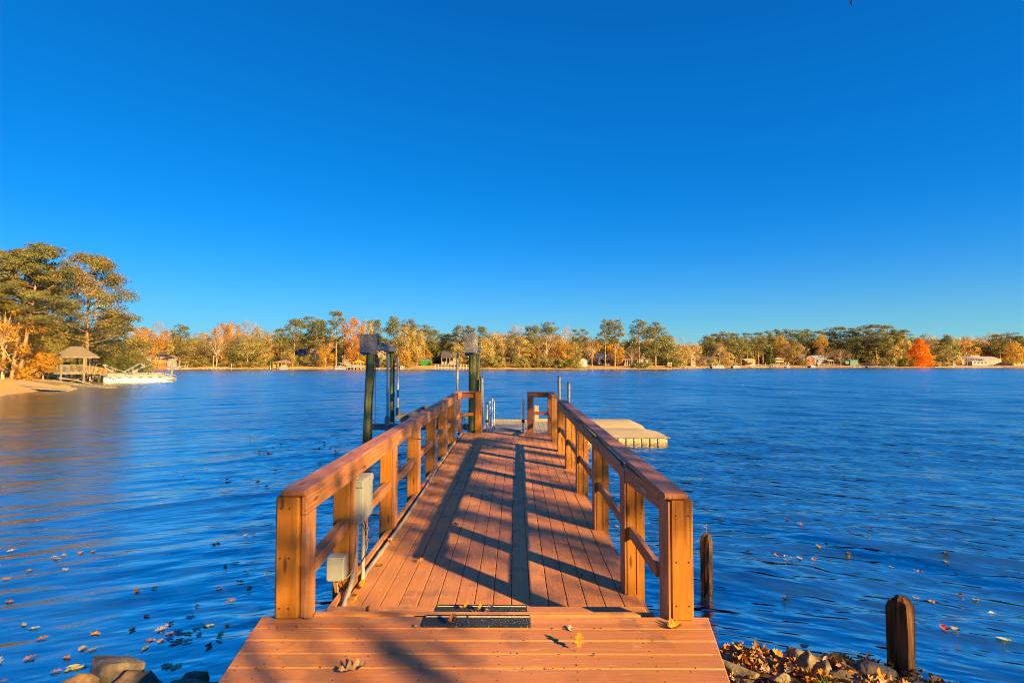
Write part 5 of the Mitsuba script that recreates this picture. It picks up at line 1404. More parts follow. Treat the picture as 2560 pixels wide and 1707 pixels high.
for i, (p0, p1) in enumerate((((-51, 62, 0.75), (-46.2, 60.5, 0.12)), ((-49.5, 60, 0.35), (-45.5, 58, 0.05)), ((-47.5, 64.3, 0.9), (-44.5, 62.5, 0.05)), ((-52.2, 58.2, 1.3), (-48.5, 56.8, 0.35)))):
    P = thing('driftwood_branch', ['pale driftwood branch under the left end of the gazebo', 'lowest pale driftwood branch at the water below the gazebo', 'pale branch leaning beside the gazebo corner post', 'fallen branch at the foot of the leaning pines'][i], 'branch')
    p0, p1 = np.array(p0), np.array(p1)
    put('limb', MB().tube([p0, (p0 + p1) / 2 + [0, 0, 0.12], p1], [0.09, 0.07, 0.03], 6), 'pale_bark', P)
    put('twig', MB().tube([(p0 + p1) / 2 + [0, 0, 0.12], (p0 + p1) / 2 + [0.9, -0.3, 0.35]], [0.05, 0.015], 5), 'pale_bark', P)


def big(name, label, parts, x, y, bark='bark', z=None, cat='tree'):
    (tm, V, C) = parts
    t = thing(name, label, cat)
    z = ground_z(x, y) - 0.2 if z is None else z
    M = T().translate([x, y, z])
    put('trunk', mikit.ply(trimesh.Trimesh(*tm, process=False), bark, True), bark, t, to_world=M)
    put('crown', leaf_ply(V, C), 'leaf', t, to_world=M)


R = np.random.default_rng
x, y = sv(25, 0, 57)[:2]
big('pine_tree', 'left one of the two leaning pines at the edge of the left bank', pine_parts(R(41), 13.6, 0.50, 6.5, 60, 210, 0.25, 0.10, 0.0, 0.42, PINE_WARM, 0.4, 0.12), x, y)
x, y = sv(42, 0, 57)[:2]
big('pine_tree', 'right one of the two leaning pines, bending right over the left bank', pine_parts(R(42), 14.2, 0.42, 8.5, 115, 210, 0.25, 0.15, 0.0, 0.45, PINE, 0.45, 0.115), x, y)
x, y = sv(222, 0, 80)[:2]
big('pine_tree', 'tall spreading pine with blue gaps behind the weathered gazebo', pine_parts(R(45), 19.2, 0.30, 14.5, 165, 240, 0.27, 0.0, -0.6, 0.52, PINE_WARM, 0.5, 0.10), x, y)
x, y = sv(120, 0, 84)[:2]
big('pine_tree', 'dense pine between the leaning pines and the tall spreading pine', pine_parts(R(46), 16.4, 0.22, 10, 110, 170, 0.32, 0.0, 0.2, 0.45, PINE, 0.6, 0.13), x, y)
x, y = sv(284, 0, 92)[:2]
big('pine_tree', 'lower bushy pine right behind the gazebo roof', pine_parts(R(47), 12.6, 0.06, 13.0, 110, 170, 0.32, 0.0, 0.2, 0.45, PINE_WARM, 0.55, 0.12), x, y)
x, y = sv(-30, 0, 62)[:2]
big('pine_tree', 'pine cut by the left edge of the picture', pine_parts(R(48), 15.0, 0.35, 8, 90, 160, 0.28, 0.0, 0.2, 0.45, PINE, 0.5, 0.125), x, y)
x, y = sv(50, 0, 63)[:2]
big('autumn_tree', 'orange leaved tree behind the trunks of the leaning pines', leafy_parts(R(51), 8.6, 5.4, 0.36, 56, 90, 0.24, PALS['orange'], 0.8, limbs=26, twig=3), x, y, 'pale_bark')
x, y = sv(2, 0, 56)[:2]
big('autumn_tree', 'orange tree at the left edge of the picture on the bank', leafy_parts(R(52), 8.4, 4.6, 0.16, 52, 90, 0.24, PALS['orange'], 0.8, limbs=20, twig=3), x, y, 'pale_bark')
x, y = sv(104, 0, 64)[:2]
big('autumn_shrub', 'low bright orange shrub between the leaning pines and the gazebo', leafy_parts(R(53), 3.3, 3.6, 0.35, 34, 110, 0.2, PALS['orange'], 0.9, limbs=10), x, y, 'pale_bark', cat='shrub')
x, y = sv(66, 0, 56)[:2]
big('autumn_shrub', 'small orange shrub hanging low beside the leaning pine trunk', leafy_parts(R(54), 1.5, 1.9, 0.0, 20, 90, 0.17, PALS['orange'], 0.9, limbs=6), x, y, 'pale_bark', cat='shrub')
x, y = sv(290, 0, 86)[:2]
big('evergreen_bush', 'fresh green bush right of the gazebo roof', leafy_parts(R(55), 5.2, 6.0, 0.0, 54, 110, 0.26, PALS['green'], 1.0, limbs=6), x, y, cat='shrub')
x, y = sv(305, 0, 100)[:2]
big('autumn_tree', 'olive and orange tree between the gazebo pines and the arched house', leafy_parts(R(56), 8.4, 9.0, 0.05, 70, 110, 0.34, PALS['olive'], 1.0, limbs=14, twig=2), x, y, 'pale_bark')
x, y = sv(112, 0, 77)[:2]
big('evergreen_bush', 'olive bush crowding the left end of the gazebo roof', leafy_parts(R(60), 5.6, 6.5, 0.12, 60, 110, 0.26, PALS['olive'], 1.0, limbs=8, twig=1), x, y, cat='shrub')
x, y = sv(172, 0, 92)[:2]
big('autumn_tree', 'olive and orange tree directly behind the gazebo', leafy_parts(R(57), 9.0, 11.0, 0.05, 70, 120, 0.36, PALS['olive'], 1.0, limbs=14, twig=2), x, y, 'pale_bark')
x, y = sv(82, 0, 78)[:2]
big('autumn_tree', 'shaded olive tree filling the gap behind the leaning pine trunks', leafy_parts(R(58), 8.0, 9.0, 0.02, 70, 110, 0.32, PALS['olive'], 1.0, limbs=10, twig=2), x, y)
x, y = sv(225, 0, 88)[:2]
big('autumn_tree', 'golden tree low behind the gazebo roof edge', leafy_parts(R(59), 8.5, 8.0, 0.02, 60, 110, 0.32, PALS['golden'], 1.0, limbs=10, twig=2), x, y, 'pale_bark')

# the far wood behind all of these: one mass
rm = np.random.default_rng(99)
Vw, Cw, Nw, trunks = [], [], [], MB()


def mass(x, y, top, wid, pal, per=46, n=22, ts=0.8):
    z0 = ground_z(x, y)
    hgt = max(top - z0, 2.5)
    for k in range(n):
        t = (k + 0.3) / n
        a = k * 2.4 + rm.random()
        r = wid * 0.5 * math.sqrt(max(0.05, 1 - (1.7 * t - 0.75) ** 2)) * math.sqrt(rm.random())
        c = np.array([x + r * math.cos(a), y + r * math.sin(a), z0 + hgt * t])
        d = rm.normal(size=(per, 3)); d /= np.linalg.norm(d, axis=1)[:, None]
        p_ = c + d * wid * 0.2 * rm.random(per)[:, None] ** 0.4 * [1, 1, 0.8]
        tri_cloud(rm, p_, d + [0, 0, 0.3] + rm.normal(0, 0.5, (per, 3)), ts * rm.uniform(0.6, 1.2, per), Vw, 0.9)
        Nw.append(soft_normals(rm, p_, d, (x, y, z0 + hgt * 0.5), wid))
        tt = rm.random((per, 1))
        Cw.append(np.repeat((np.asarray(pal[0]) * (1 - tt) + np.asarray(pal[1]) * tt) * rm.uniform(0.75, 1.2), 3, 0))
    trunks.tube([(x, y, z0 - 0.3), (x, y, z0 + hgt * 0.8)], [0.2, 0.06], 5, cap=False)


names = ['rust', 'golden', 'olive', 'tan', 'orange', 'olive']
for row, (dep, base) in enumerate(((46, 868), (66, 853), (92, 850))):
    for xs in np.arange(318 + 4 * row, 2990, 13.0 if row < 2 else 19):
        xs = xs + rm.uniform(-5, 5)
        tp = base + 5 * math.sin(xs / 80.0 + row) + rm.uniform(-9, 7)
        if 1690 < xs < 1765:
            tp = max(tp, 866)
        D0 = shore_at(xs) + dep + rm.uniform(-5, 5)
        x = (xs - VX) / F * D0
        right = 1765 < xs < 2270
        pal = PINE if rm.random() < (0.55 if right or 900 < xs < 1150 else 0.25) else PALS[str(rm.choice(['rust', 'rust', 'olive', 'orange'] if right else names))]
        mass(x, D0, EYE + (HY - tp) / F * D0, rm.uniform(34, 50) / F * D0, pal)
for k in range(40):                                        # the wood behind the left bank
    xs = rm.uniform(-120, 318); D0 = rm.uniform(96, 170)
    x = (xs - VX) / F * D0
    if shapely.contains_xy(lake, x, D0) or shapely.distance(lake, shapely.Point(x, D0)) < 12:
        continue
    mass(x, D0, EYE + (HY - rm.uniform(800, 850)) / F * D0, rm.uniform(7, 10), PALS[str(rm.choice(names))] if rm.random() < 0.6 else PINE)
WD = thing('woodland', 'mixed autumn wood in a mass behind the trees and houses of the far shore', 'woodland')
labels[WD]['kind'] = 'stuff'
put('crowns', leaf_ply(np.vstack(Vw), (np.vstack(Cw), np.vstack(Nw))), 'leaf', WD, kind='stuff')
put('trunks', trunks, 'bark', WD, kind='stuff')
# ------------------------------------------------------------------ the near bank: timber posts, rocks, leaves, grass
for i, (x, y, w_, d_, zb, zt, lb) in enumerate(((2.0, 5.9, 0.095, 0.10, -0.6, 0.625, 'weathered timber post standing in the water with a bent nail on top'), (2.875, 4.24, 0.140, 0.140, -0.4, 0.665, 'dark weathered timber post on the leaf strewn bank edge'))):
    P = thing('timber_post', lb, 'post', 'old timber posts right of the dock')
    rp = np.random.default_rng(60 + i)
    ca, sa = math.cos(math.radians((40, 53)[i])), math.sin(math.radians((40, 53)[i]))
    zz = np.r_[np.linspace(zb, zt - 0.085, 9), zt - 0.03, zt]
    ring = [(-1, -1), (-0.25, -1), (-0.1, -0.82), (0.05, -1), (1, -1), (1, 1), (-1, 1)]
    v, f, n = [], [], len(ring)
    for k, z in enumerate(zz):
        s = 1.0 if k < 9 else (0.78 if k == 9 else 0.42)
        for (a, b) in ring:
            a, b = a * ca + b * sa, -a * sa + b * ca
            v.append((x + a * w_ / 2 * s + rp.normal(0, 0.002), y + b * d_ / 2 * s + rp.normal(0, 0.002), z + (rp.normal(0, 0.006) if k > 7 else 0)))
    for k in range(len(zz) - 1):
        for j in range(n):
            f.append((k * n + j, k * n + (j + 1) % n, (k + 1) * n + (j + 1) % n, (k + 1) * n + j))
    v.append((x, y, zt + 0.004)); c = len(v) - 1
    f = [t for q_ in f for t in ((q_[0], q_[1], q_[2]), (q_[0], q_[2], q_[3]))] + [((len(zz) - 1) * n + j, (len(zz) - 1) * n + (j + 1) % n, c) for j in range(n)]
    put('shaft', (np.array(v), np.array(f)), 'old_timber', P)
    if i == 0:
        put('nail', MB().tube([(x + 0.004, y, zt - 0.01), (x + 0.004, y, zt + 0.10)], 0.004, 6).tube([(x + 0.003, y - 0.004, zt + 0.055), (x - 0.03, y - 0.01, zt + 0.075), (x - 0.05, y - 0.01, zt + 0.06)], 0.004, 5), 'rust', P)


def rock_mesh(seed, size, sharp=0.72):
    r = np.random.default_rng(seed)
    p = r.normal(size=(14, 3)); p /= np.linalg.norm(p, axis=1)[:, None]
    p *= r.uniform(0.75, 1.1, (14, 1))
    h = trimesh.convex.convex_hull(p * np.array(size) / 2)
    for _ in range(3):
        h = h.subdivide()
    v = np.array(h.vertices)
    sm = trimesh.smoothing.filter_laplacian(h.copy(), iterations=3)
    v = v * sharp + np.array(sm.vertices) * (1 - sharp)
    nn = v / (np.linalg.norm(v, axis=1)[:, None] + 1e-9)
    k = v / max(size)
    v = v + nn * ((meshkit.fbm(k * 5 + seed * 3.1, 4, seed) - 0.5) * 0.22 * min(size))[:, None]
    return v, np.array(h.faces)


def rock(label, x, y, size, rot, tiltv=(0, 0), sink=0.3, seed=0, z=None):
    v, f = rock_mesh(seed, size)
    R_ = trimesh.transformations.euler_matrix(math.radians(tiltv[0]), math.radians(tiltv[1]), math.radians(rot))[:3, :3]
    v = v @ R_.T
    zb = max(ground_z(x, y), -0.12) if z is None else z
    v = v + [x, y, zb + (v[:, 2].max() - v[:, 2].min()) * (0.5 - sink)]
    K_ = free('rock')
    scene[K_] = mikit.ply(trimesh.Trimesh(v, f, process=False), 'rock_stone', 35)
    tag(K_, label, 'rock', 'rocks on the near bank')


NR = [('large tilted pale slab of rock right beside the landing edge', 1.60, 4.10, (0.50, 0.17, 0.20), -42, (28, 8), 0.25), ('big brown rock below the tilted slab', 1.62, 3.74, (0.40, 0.22, 0.18), -25, (10, 0), 0.3), ('small rock at the water behind the tilted slab', 1.66, 4.42, (0.20, 0.16, 0.16), 20, (0, 0), 0.4),
      ('dark wet rock at the waterline left of the bank post', 2.16, 4.30, (0.34, 0.20, 0.18), -12, (0, 0), 0.3), ('pale pointed rock standing among the leaves', 2.04, 4.02, (0.15, 0.13, 0.26), 30, (12, 10), 0.25), ('flat pale speckled rock right of the pointed rock', 2.18, 3.98, (0.24, 0.16, 0.17), -30, (20, 0), 0.3),
      ('long narrow rock lying among orange leaves', 2.28, 3.90, (0.34, 0.10, 0.13), -35, (0, 0), 0.3), ('grey rock between the flat rock and the rounded boulder', 2.36, 4.05, (0.19, 0.15, 0.14), 10, (0, 0), 0.3), ('rounded tan boulder in the middle of the bank', 2.55, 4.05, (0.34, 0.22, 0.20), -28, (12, 0), 0.28),
      ('low rock under leaves left of the bank post', 2.72, 3.88, (0.26, 0.20, 0.13), 0, (0, 0), 0.3), ('black rock breaking the water surface right of the dock', 2.48, 4.86, (0.17, 0.09, 0.13), -25, (0, 0), 0.35), ('grey rock at the lower edge by the landing', 1.40, 3.62, (0.26, 0.22, 0.15), 30, (0, 0), 0.3),
      ('round stone in the shade beside the landing', 1.62, 3.56, (0.16, 0.14, 0.13), 0, (0, 0), 0.3), ('grey stone with grass at the bottom of the bank', 1.98, 3.60, (0.22, 0.16, 0.13), 15, (0, 0), 0.3), ('flat stone at the bottom right of the bank', 2.62, 3.72, (0.26, 0.18, 0.12), -20, (0, 0), 0.3), ('stone beside the foot of the bank post', 3.02, 4.06, (0.16, 0.12, 0.11), 0, (0, 0), 0.3),
      ('small angular stone in the leaf drift', 1.88, 4.22, (0.13, 0.1, 0.1), 50, (0, 0), 0.3), ('reddish stone under the leaf drift', 1.82, 3.92, (0.16, 0.11, 0.1), 10, (0, 0), 0.3)]
for i, (lb, x, y, s, rz, tv, sk) in enumerate(NR):
    rock(lb, x, y, tuple(1.06 * k for k in s), rz, tv, sk, 100 + i)
LR = [('big grey angular rock at the lower left of the water', -2.93, 4.14, (0.66, 0.42, 0.30), -14, (0, 14), 0.30), ('flat grey rock in front of the big angular rock', -2.62, 3.98, (0.5, 0.3, 0.2), 8, (0, 0), 0.3), ('small rounded rock right of the big angular rock', -2.40, 4.20, (0.25, 0.2, 0.19), 20, (0, 0), 0.3),
      ('pale rock beside the left edge of the landing', -2.10, 4.18, (0.22, 0.17, 0.2), 40, (0, 0), 0.28), ('low rock left of the big angular rock', -3.32, 4.02, (0.4, 0.24, 0.16), 5, (0, 0), 0.3), ('dark stone under the left edge of the landing', -1.86, 3.96, (0.26, 0.2, 0.17), 0, (0, 0), 0.3), ('dark flat slab along the very bottom left of the picture', -3.05, 3.86, (0.6, 0.34, 0.2), 12, (0, 0), 0.3), ('dark slab between the flat rock and the landing', -2.22, 3.92, (0.5, 0.3, 0.2), -10, (0, 0), 0.3), ('wide low stone at the lower left corner of the bank', -3.7, 3.80, (0.55, 0.35, 0.16), 5, (0, 0), 0.3)]
for i, (lb, x, y, s, rz, tv, sk) in enumerate(LR):
    rock(lb, x, y, s, rz, tv, sk, 140 + i)

OAK = np.array([(0, -0.02), (0.05, 0.05), (0.20, 0.10), (0.10, 0.20), (0.33, 0.30), (0.30, 0.38), (0.12, 0.40), (0.36, 0.60), (0.27, 0.66), (0.12, 0.60), (0.22, 0.82), (0.08, 0.80), (0.0, 1.0)])
OVAL = np.array([(0, -0.02), (0.12, 0.1), (0.2, 0.3), (0.22, 0.5), (0.18, 0.7), (0.10, 0.88), (0.0, 1.0)])


def leaf_shape(r, size, curl=0.25, oak=True, fold=0.2):
    """One leaf: midrib and lobed halves, bent along and across, with its stalk."""
    o = OAK if oak else OVAL
    n = len(o)
    mid = np.c_[np.zeros(n), o[:, 1]]
    R1 = o * [r.uniform(0.8, 1.15), 1]; L1 = o * [-r.uniform(0.8, 1.15), 1]
    pts = np.vstack([mid, R1, L1])
    x, y = pts[:, 0], pts[:, 1]
    z = curl * ((y - 0.5) ** 2 * 1.6 + (x ** 2) * 2.2 * np.where(x > 0, 1, r.uniform(0.3, 1.6))) + fold * np.abs(x) + 0.03 * np.sin(y * 14 + r.random() * 6)
    v = np.c_[x, y - 0.45, z - z.min()]
    f = []
    for k in range(n - 1):
        f += [(k, n + k, n + k + 1), (k, n + k + 1, k + 1), (k, 2 * n + k + 1, 2 * n + k), (k, k + 1, 2 * n + k + 1)]
    v = np.vstack([v, [(-0.012, -0.47, 0.02), (0.012, -0.47, 0.02), (0.0, -0.75, 0.08)]])
    m_ = len(v); f.append((m_ - 3, m_ - 2, m_ - 1))
    return v * size, np.array(f)


def rotm(r, yawv=None, lean=0.25):
    return trimesh.transformations.euler_matrix(r.normal(0, lean), r.normal(0, lean), r.uniform(0, 6.28) if yawv is None else yawv)[:3, :3]


LC = {'orange': (0.56, 0.21, 0.025), 'red': (0.52, 0.06, 0.02), 'tan': (0.46, 0.27, 0.11), 'brown': (0.28, 0.13, 0.05), 'gold': (0.48, 0.23, 0.035), 'pale': (0.46, 0.38, 0.29), 'pink': (0.66, 0.30, 0.22), 'dark': (0.05, 0.035, 0.03), 'olive': (0.50, 0.46, 0.20), 'mauve': (0.46, 0.32, 0.38)}


def one_leaf(name, label, x, y, z, size, col, seed, curl=0.3, lean=0.2, yawv=None, oak=True, group=None, tilted=False, up=None):
    r = np.random.default_rng(seed)
    v, f = leaf_shape(r, size, curl, oak, r.uniform(0.1, 0.35))
    M = rotm(r, yawv, lean)
    if up is not None:
        M = M @ trimesh.transformations.rotation_matrix(up, (1, 0, 0))[:3, :3]
    v = v @ M.T
    v = v + [x, y, z - v[:, 2].min() + 0.002]
    c = np.asarray(LC[col]) * r.uniform(0.8, 1.2)
    cc = np.clip(c * (0.8 + 0.4 * meshkit.noise(v * 60))[:, None], 0, 0.9)
    put(name, (v, f), 'dry_leaf', None, tilted=tilted, color=cc, label=label, cat='leaf', group=group)


DL = 'fallen leaves on the dock'
dz = {'s': ZS, 'p': ZP, 'd': ZD}
for i, (lb, x, y, lv, s, col, cu, le, up) in enumerate([
    ('bright orange leaf on the left of the upper step tread', -0.335, 3.815, 's', 0.085, 'orange', 0.5, 0.3, 0.9), ('orange leaf in the middle of the upper step tread', -0.275, 3.80, 's', 0.075, 'orange', 0.4, 0.3, 0.4), ('orange and pale leaf right of the middle of the upper step tread', -0.225, 3.80, 's', 0.08, 'orange', 0.5, 0.4, 0.7),
    ('pale curled leaf at the right of the leaves on the upper step tread', -0.165, 3.79, 's', 0.09, 'pale', 0.4, 0.2, 0.2), ('curled brown leaf standing on the lower step tread', -0.375, 3.345, 'p', 0.075, 'brown', 1.3, 0.3, 0.8), ('small white leaf lying on the right half of the landing', 0.325, 3.30, 'p', 0.06, 'pale', 0.3, 0.1, None),
    ('orange leaf standing upright in a board gap of the landing', 0.345, 3.06, 'p', 0.085, 'gold', 0.2, 0.1, 1.45), ('yellow orange leaf at the foot of the right corner post', 0.935, 3.33, 'p', 0.11, 'gold', 0.35, 0.2, 0.3), ('large curled tan leaf near the front left of the landing', -0.815, 2.84, 'p', 0.15, 'tan', 0.30, 0.15, 0.1),
    ('small curled brown leaf beside the left corner post', -1.245, 3.39, 'p', 0.045, 'brown', 1.0, 0.4, 0.5), ('golden leaf beside the junction box at the deck edge', -1.19, 4.20, 'd', 0.11, 'gold', 0.5, 0.3, 0.5), ('orange leaf leaning on the conduit elbow', -1.235, 4.55, 'd', 0.085, 'orange', 0.4, 0.3, 1.0),
    ('golden leaf under the conduit elbow', -1.225, 4.40, 'd', 0.075, 'gold', 0.5, 0.3, 0.4), ('brown leaf by the conduit coupling', -1.215, 5.05, 'd', 0.07, 'brown', 0.5, 0.3, 0.3), ('orange leaf lying on the conduit', -1.255, 5.62, 'd', 0.09, 'orange', 0.4, 0.3, 0.6), ('tan leaf in the sunny corner of the deck', -0.86, 5.13, 'd', 0.085, 'gold', 0.4, 0.3, 0.3),
    ('pale leaf in the shadow strip of the deck', -0.66, 5.12, 'd', 0.06, 'pale', 0.4, 0.2, 0.2), ('grey brown leaf in the shadow strip, farther along', -0.665, 6.25, 'd', 0.08, 'brown', 0.4, 0.2, 0.2), ('dark leaf farther up the shadow strip of the deck', -0.63, 7.6, 'd', 0.08, 'brown', 0.4, 0.2, 0.1), ('brown leaf on a board left of the shadow strip', -0.98, 7.2, 'd', 0.085, 'brown', 0.4, 0.2, 0.2),
    ('tan leaf at the left board, second past the conduit leaf', -1.13, 7.75, 'd', 0.08, 'tan', 0.4, 0.2, 0.2), ('orange leaf at the conduit far up the deck', -1.16, 8.35, 'd', 0.10, 'orange', 0.4, 0.2, 0.3), ('pale twin leaf far up the deck', -0.93, 12.0, 'd', 0.10, 'pale', 0.6, 0.2, 0.3), ('pale leaf on the middle board of the deck', -0.015, 7.45, 'd', 0.06, 'pale', 0.4, 0.2, 0.2),
    ('purple brown leaf across the step edge', -1.09, 3.96, 'd', 0.09, 'pink', 0.4, 0.2, 0.3), ('small leaf on the board beside the step', -1.0, 4.12, 'd', 0.055, 'tan', 0.5, 0.2, 0.4)]):
    one_leaf('fallen_leaf', lb, x, y, dz[lv], s, col, 300 + i, cu, le, None, True, DL, True, up)
ST_ = free('leaf_stalk')
put('x', MB().tube(curve([(-1.02, 3.97, 0.578), (-1.01, 3.91, 0.705), (-1.0, 3.84, 0.708), (-0.975, 3.77, 0.712), (-0.95, 3.755, 0.708)], 12), 0.006, 6), 'bark', None, True, True)
scene[ST_] = scene.pop('x'); tag(ST_, 'thin dry stalk bent over the edge of the step', 'stalk')
for i, (x, y, s, lb, z) in enumerate(((0.575, 4.86, 0.035, 'small grey pebble on the right boards of the deck', ZD), (0.66, 4.80, 0.042, 'small tan pebble on the right boards of the deck', ZD), (0.42, 3.01, 0.022, 'tiny pebble at the foot of the upright leaf', ZP), (-0.59, 3.335, 0.03, 'white chip at the corner of the lower step tread', ZP))):
    v, f = rock_mesh(200 + i, (s, s * 0.8, s * 0.5), 0.2)
    K_ = free('pebble'); scene[K_] = mikit.ply(trimesh.Trimesh(tilt(v + [x, y, z + s * 0.2]), f, process=False), 'rock_stone', True); tag(K_, lb, 'pebble', 'pebbles on the dock')
rg = np.random.default_rng(8)
gr = MB()
for k in range(150):
    yb_ = 3.313 - 0.1405 * rg.integers(0, 8) if rg.random() < 0.6 else rg.uniform(2.5, 3.4)
    l, r_ = taper(yb_)
    s = rg.uniform(0.0015, 0.0038)
    gr.obox((rg.uniform(l, r_), yb_ + rg.normal(0, 0.004), ZP + s * 0.4), (s * 2, s * 1.4, s), trimesh.transformations.euler_matrix(rg.random() * 3, rg.random(), rg.random() * 6)[:3, :3])
for k in range(120):
    s = rg.uniform(0.0015, 0.0038)
    gr.obox((rg.uniform(-1.2, 0.9), rg.uniform(4.0, 9.0), ZD + s * 0.4), (s * 2, s * 1.4, s), trimesh.transformations.euler_matrix(rg.random() * 3, rg.random(), rg.random() * 6)[:3, :3])
put('debris', gr, 'dark_timber', None, tilted=True, label='scattered specks of bark and grit on the boards', cat='debris', kind='stuff')

# leaves that float on the lake
FLO = 'leaves floating on the lake'


def on_water(xs, ys):
    d = HY - ys
    D_ = EYE * F / (-d)
    return (xs - VX) / F * D_, D_


fl = [(147, 1391, 'tan'), (170, 1386, 'tan'), (40, 1372, 'pale'), (211, 1380, 'orange'), (243, 1376, 'orange'), (155, 1396, 'gold'), (39, 1494, 'orange'), (86, 1422, 'tan'), (174, 1422, 'pale'), (28, 1443, 'tan'), (355, 1474, 'orange'), (352, 1470, 'gold'), (398, 1465, 'orange'), (78, 1550, 'olive'), (104, 1558, 'olive'), (255, 1571, 'orange'), (124, 1583, 'orange'),
      (346, 1563, 'dark'), (245, 1612, 'gold'), (223, 1609, 'tan'), (186, 1631, 'orange'), (202, 1652, 'olive'), (198, 1658, 'olive'), (220, 1654, 'olive'), (543, 1361, 'orange'), (553, 1358, 'gold'), (596, 1406, 'orange'), (625, 1425, 'orange'), (609, 1450, 'gold'), (633, 1460, 'orange'), (557, 1463, 'red'), (586, 1491, 'orange'), (673, 1432, 'gold'), (572, 1412, 'tan'), (505, 1503, 'dark'),
      (380, 1527, 'dark'), (484, 1571, 'gold'), (532, 1548, 'olive'), (565, 1570, 'olive'), (560, 1588, 'olive'), (535, 1603, 'dark'), (580, 1551, 'dark'), (379, 1608, 'olive'), (640, 1334, 'dark'), (620, 1336, 'tan'), (14, 1642, 'pale'), (434, 1651, 'pale'), (455, 1653, 'olive'), (460, 1188, 'orange'), (500, 1192, 'orange'), (520, 1170, 'tan'), (30, 1690, 'mauve'), (160, 1665, 'mauve'), (95, 1632, 'pink')]
fl = sorted(fl, key=lambda q: -q[1])
nth = {}
for i, (xs, ys, c) in enumerate(fl):
    nth[c] = nth.get(c, -1) + 1
    x, y = on_water(xs, ys)
    big_ = c in ('pale', 'olive') and ys > 1630
    one_leaf('floating_leaf', f'{dict(tan="tan", pale="pale", orange="orange", gold="golden", olive="olive green", dark="dark brown", red="red", mauve="sodden mauve", pink="sodden pink")[c]} leaf on the water left of the dock, {ORD[nth[c]]} counted from the bank outwards', x, y, float(wave_z(np.array([x]), np.array([y]), np.array([0.03]))[0]) + 0.004, rt.uniform(0.075, 0.11) * (1.25 if big_ else 1.0), c, 500 + i, 0.10, 0.05, None, c not in ('olive', 'gold'), FLO)
for i, (xs, ys) in enumerate(sorted((rg.normal(430, 50), rg.normal(1570, 26)) for _ in range(15))):
    x, y = on_water(xs, ys)
    c = str(rg.choice(['pink', 'mauve', 'pink', 'orange']))
    one_leaf('floating_leaf', f'{ORD[i]} sodden pinkish leaf from the left in the drift of leaves beside the landing', x, y, float(wave_z(np.array([x]), np.array([y]), np.array([0.03]))[0]) + 0.002, rg.uniform(0.08, 0.12), c, 600 + i, 0.05, 0.03, None, True, FLO)
for i, (xs, ys) in enumerate(sorted((rg.uniform(560, 860), rg.uniform(1040, 1240)) for _ in range(22))):
    x, y = on_water(xs, ys)
    one_leaf('floating_leaf', f'{ORD[i]} dark leaf from the left floating on the water off the left railing', x, y, float(wave_z(np.array([x]), np.array([y]), np.array([0.03]))[0]) + 0.01, rg.uniform(0.10, 0.16), 'dark', 650 + i, 0.5, 0.3, None, True, FLO)
fr_ = [(1796, 1294, 'orange'), (1862, 1313, 'olive'), (1958, 1296, 'brown'), (1991, 1310, 'brown'), (2035, 1363, 'orange'), (2054, 1357, 'orange'), (2106, 1378, 'gold'), (1930, 1379, 'tan'), (1951, 1388, 'pink'), (1968, 1391, 'pale'), (1986, 1389, 'pink'), (2023, 1392, 'orange'), (2211, 1405, 'tan'), (2277, 1414, 'pale'), (2367, 1416, 'pale'), (1951, 1483, 'pale'), (2272, 1478, 'tan'), (2378, 1474, 'orange'),
       (2416, 1484, 'tan'), (2308, 1493, 'orange'), (2453, 1513, 'pale'), (2336, 1560, 'red'), (2364, 1564, 'gold'), (2481, 1586, 'olive'), (2162, 1346, 'dark'), (2160, 1322, 'dark'), (2465, 1296, 'dark'), (2117, 1334, 'brown'), (2345, 1381, 'brown'), (2345, 1400, 'tan'), (1860, 1370, 'dark'), (1530, 1240, 'orange'), (1540, 1310, 'pale'), (2290, 1215, 'dark'), (2460, 1180, 'dark'), (2100, 1190, 'dark'), (1750, 1200, 'tan')]
fr_ = sorted(fr_, key=lambda q: -q[1])
nth = {}
for i, (xs, ys, c) in enumerate(fr_):
    nth[c] = nth.get(c, -1) + 1
    x, y = on_water(xs, ys)
    one_leaf('floating_leaf', f'{dict(tan="tan", pale="pale", orange="orange", gold="golden", olive="olive green", dark="dark", red="red", brown="brown", pink="pinkish")[c]} leaf on the water right of the dock, {ORD[nth[c]]} counted from the bank outwards', x, y, float(wave_z(np.array([x]), np.array([y]), np.array([0.03]))[0]) + 0.006, rg.uniform(0.07, 0.11), c, 700 + i, 0.2, 0.15, None, c not in ('olive', 'tan'), FLO)

# leaf litter drifted over the rocks of the right bank
Vl, Fl, Cl, nl = [], [], [], 0
cols = ['orange', 'tan', 'gold', 'brown', 'gold', 'tan', 'orange', 'tan', 'brown', 'tan', 'pale', 'pink', 'gold']
for i in range(1050):
    x, y = rg.uniform(1.25, 3.2), rg.uniform(3.1, 4.62)
    g = ground_z(x, y)
    if g < 0.03:
        continue
    v, f = leaf_shape(rg, rg.uniform(0.05, 0.10), rg.uniform(0.3, 0.9), rg.random() < 0.6, rg.uniform(0.1, 0.5))
    v = v @ rotm(rg, None, 0.5).T + [x, y, g + rg.uniform(0.0, 0.07)]
    sunny = y > 3.75
    c = np.asarray(LC[str(rg.choice(cols))]) * rg.uniform(0.7, 1.2)
    Vl.append(v); Fl.append(f + nl); nl += len(v); Cl.append(np.clip(np.repeat(c[None], len(v), 0) * (0.8 + 0.4 * meshkit.noise(v * 50))[:, None], 0, 0.9))
put('leaf_litter', (np.vstack(Vl), np.vstack(Fl)), 'dry_leaf', None, color=np.vstack(Cl), label='drift of dry orange and brown oak leaves between the bank rocks', cat='leaf litter', kind='stuff')
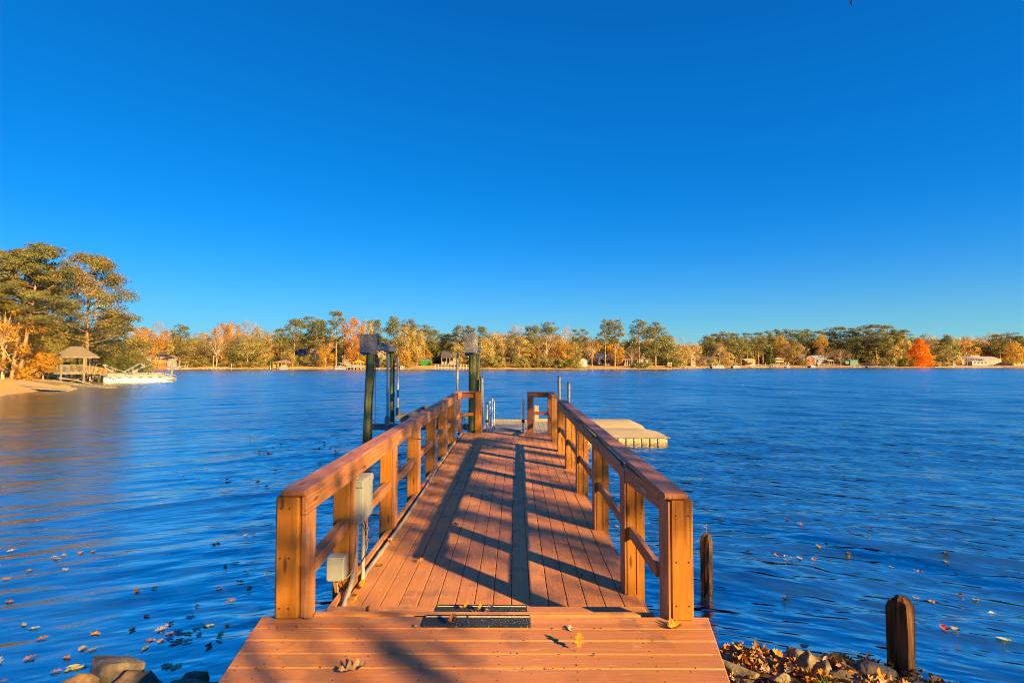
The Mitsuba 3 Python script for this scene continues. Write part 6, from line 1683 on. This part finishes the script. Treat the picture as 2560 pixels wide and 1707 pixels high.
for i, (x, y, n_, lb) in enumerate(((2.02, 3.66, 26, 'green grass tuft by the grey stone at the bottom of the bank'), (1.80, 3.62, 18, 'small green grass tuft below the big brown rock'), (1.36, 3.78, 16, 'green grass tuft against the landing edge'))):
    v, f, c = [], [], []
    g = ground_z(x, y)
    for k in range(n_):
        a, l = rg.uniform(0, 6.28), rg.uniform(0.06, 0.14)
        d = np.array([math.cos(a), math.sin(a), 0]); s = np.array([-d[1], d[0], 0]) * 0.003
        b = np.array([x, y, g - 0.01]) + d * rg.uniform(0, 0.03)
        m_, t = b + d * l * 0.3 + [0, 0, l * 0.7], b + d * l * 0.7 + [0, 0, l]
        o_ = len(v)
        v += [b - s, b + s, m_ + s, m_ - s, t]
        f += [(o_, o_ + 1, o_ + 2), (o_, o_ + 2, o_ + 3), (o_ + 3, o_ + 2, o_ + 4)]
        c += [np.array((0.16, 0.30, 0.05)) * rg.uniform(0.7, 1.3)] * 5
    put('grass_tuft', (np.array(v), np.array(f)), 'leaf', None, color=np.array(c), label=lb, cat='grass tuft', group='grass tufts on the near bank')

# ------------------------------------------------------------------ trees on the bank behind the camera, whose shade falls on the dock
def shade_tree(label, x, y, parts, bark='bark'):
    big('bank_tree', label, parts, x, y, bark)


SHP = PALS['rust']
shade_tree('slender oak on the near bank right behind the viewpoint', 9.3, -8.4, leafy_parts(R(71), 7.6, 3.2, 0.62, 18, 40, 0.22, SHP, 0.7, limbs=12, twig=3), 'bark')
shade_tree('thin oak on the near bank farther right behind the viewpoint', 15.4, -8.3, leafy_parts(R(74), 11.2, 5.2, 0.64, 40, 36, 0.26, SHP, 0.8, limbs=14, twig=4), 'bark')
shade_tree('tall pine on the near bank far right behind the viewpoint', 18.0, -6.8, pine_parts(R(72), 19.5, 0.50, 10.5, 95, 90, 0.30, 0.0, 0.2, 0.42, PINE, 0.3, 0.10), 'bark')

TW = thing('overhanging_twig', 'bare twig tip hanging into the sky at the top edge', 'twig')
a = np.array([(2148 - VX) / F * 6.0, 6.0, EYE + (HY + 12) / F * 6.0 + 0.02])
put('stem', MB().tube([a + [0.9, -0.6, 0.9], a + [0.35, -0.2, 0.35], a + [0.02, 0, 0.05], a + [-0.005, 0, 0.0]], [0.02, 0.010, 0.007, 0.006], 6), 'bark', TW, True)
put('bud', MB().tube([a + [-0.005, 0, -0.001], a + [-0.006, 0, -0.025], a + [-0.003, 0, -0.06]], [0.008, 0.011, 0.003], 6), 'dark_timber', TW, True)
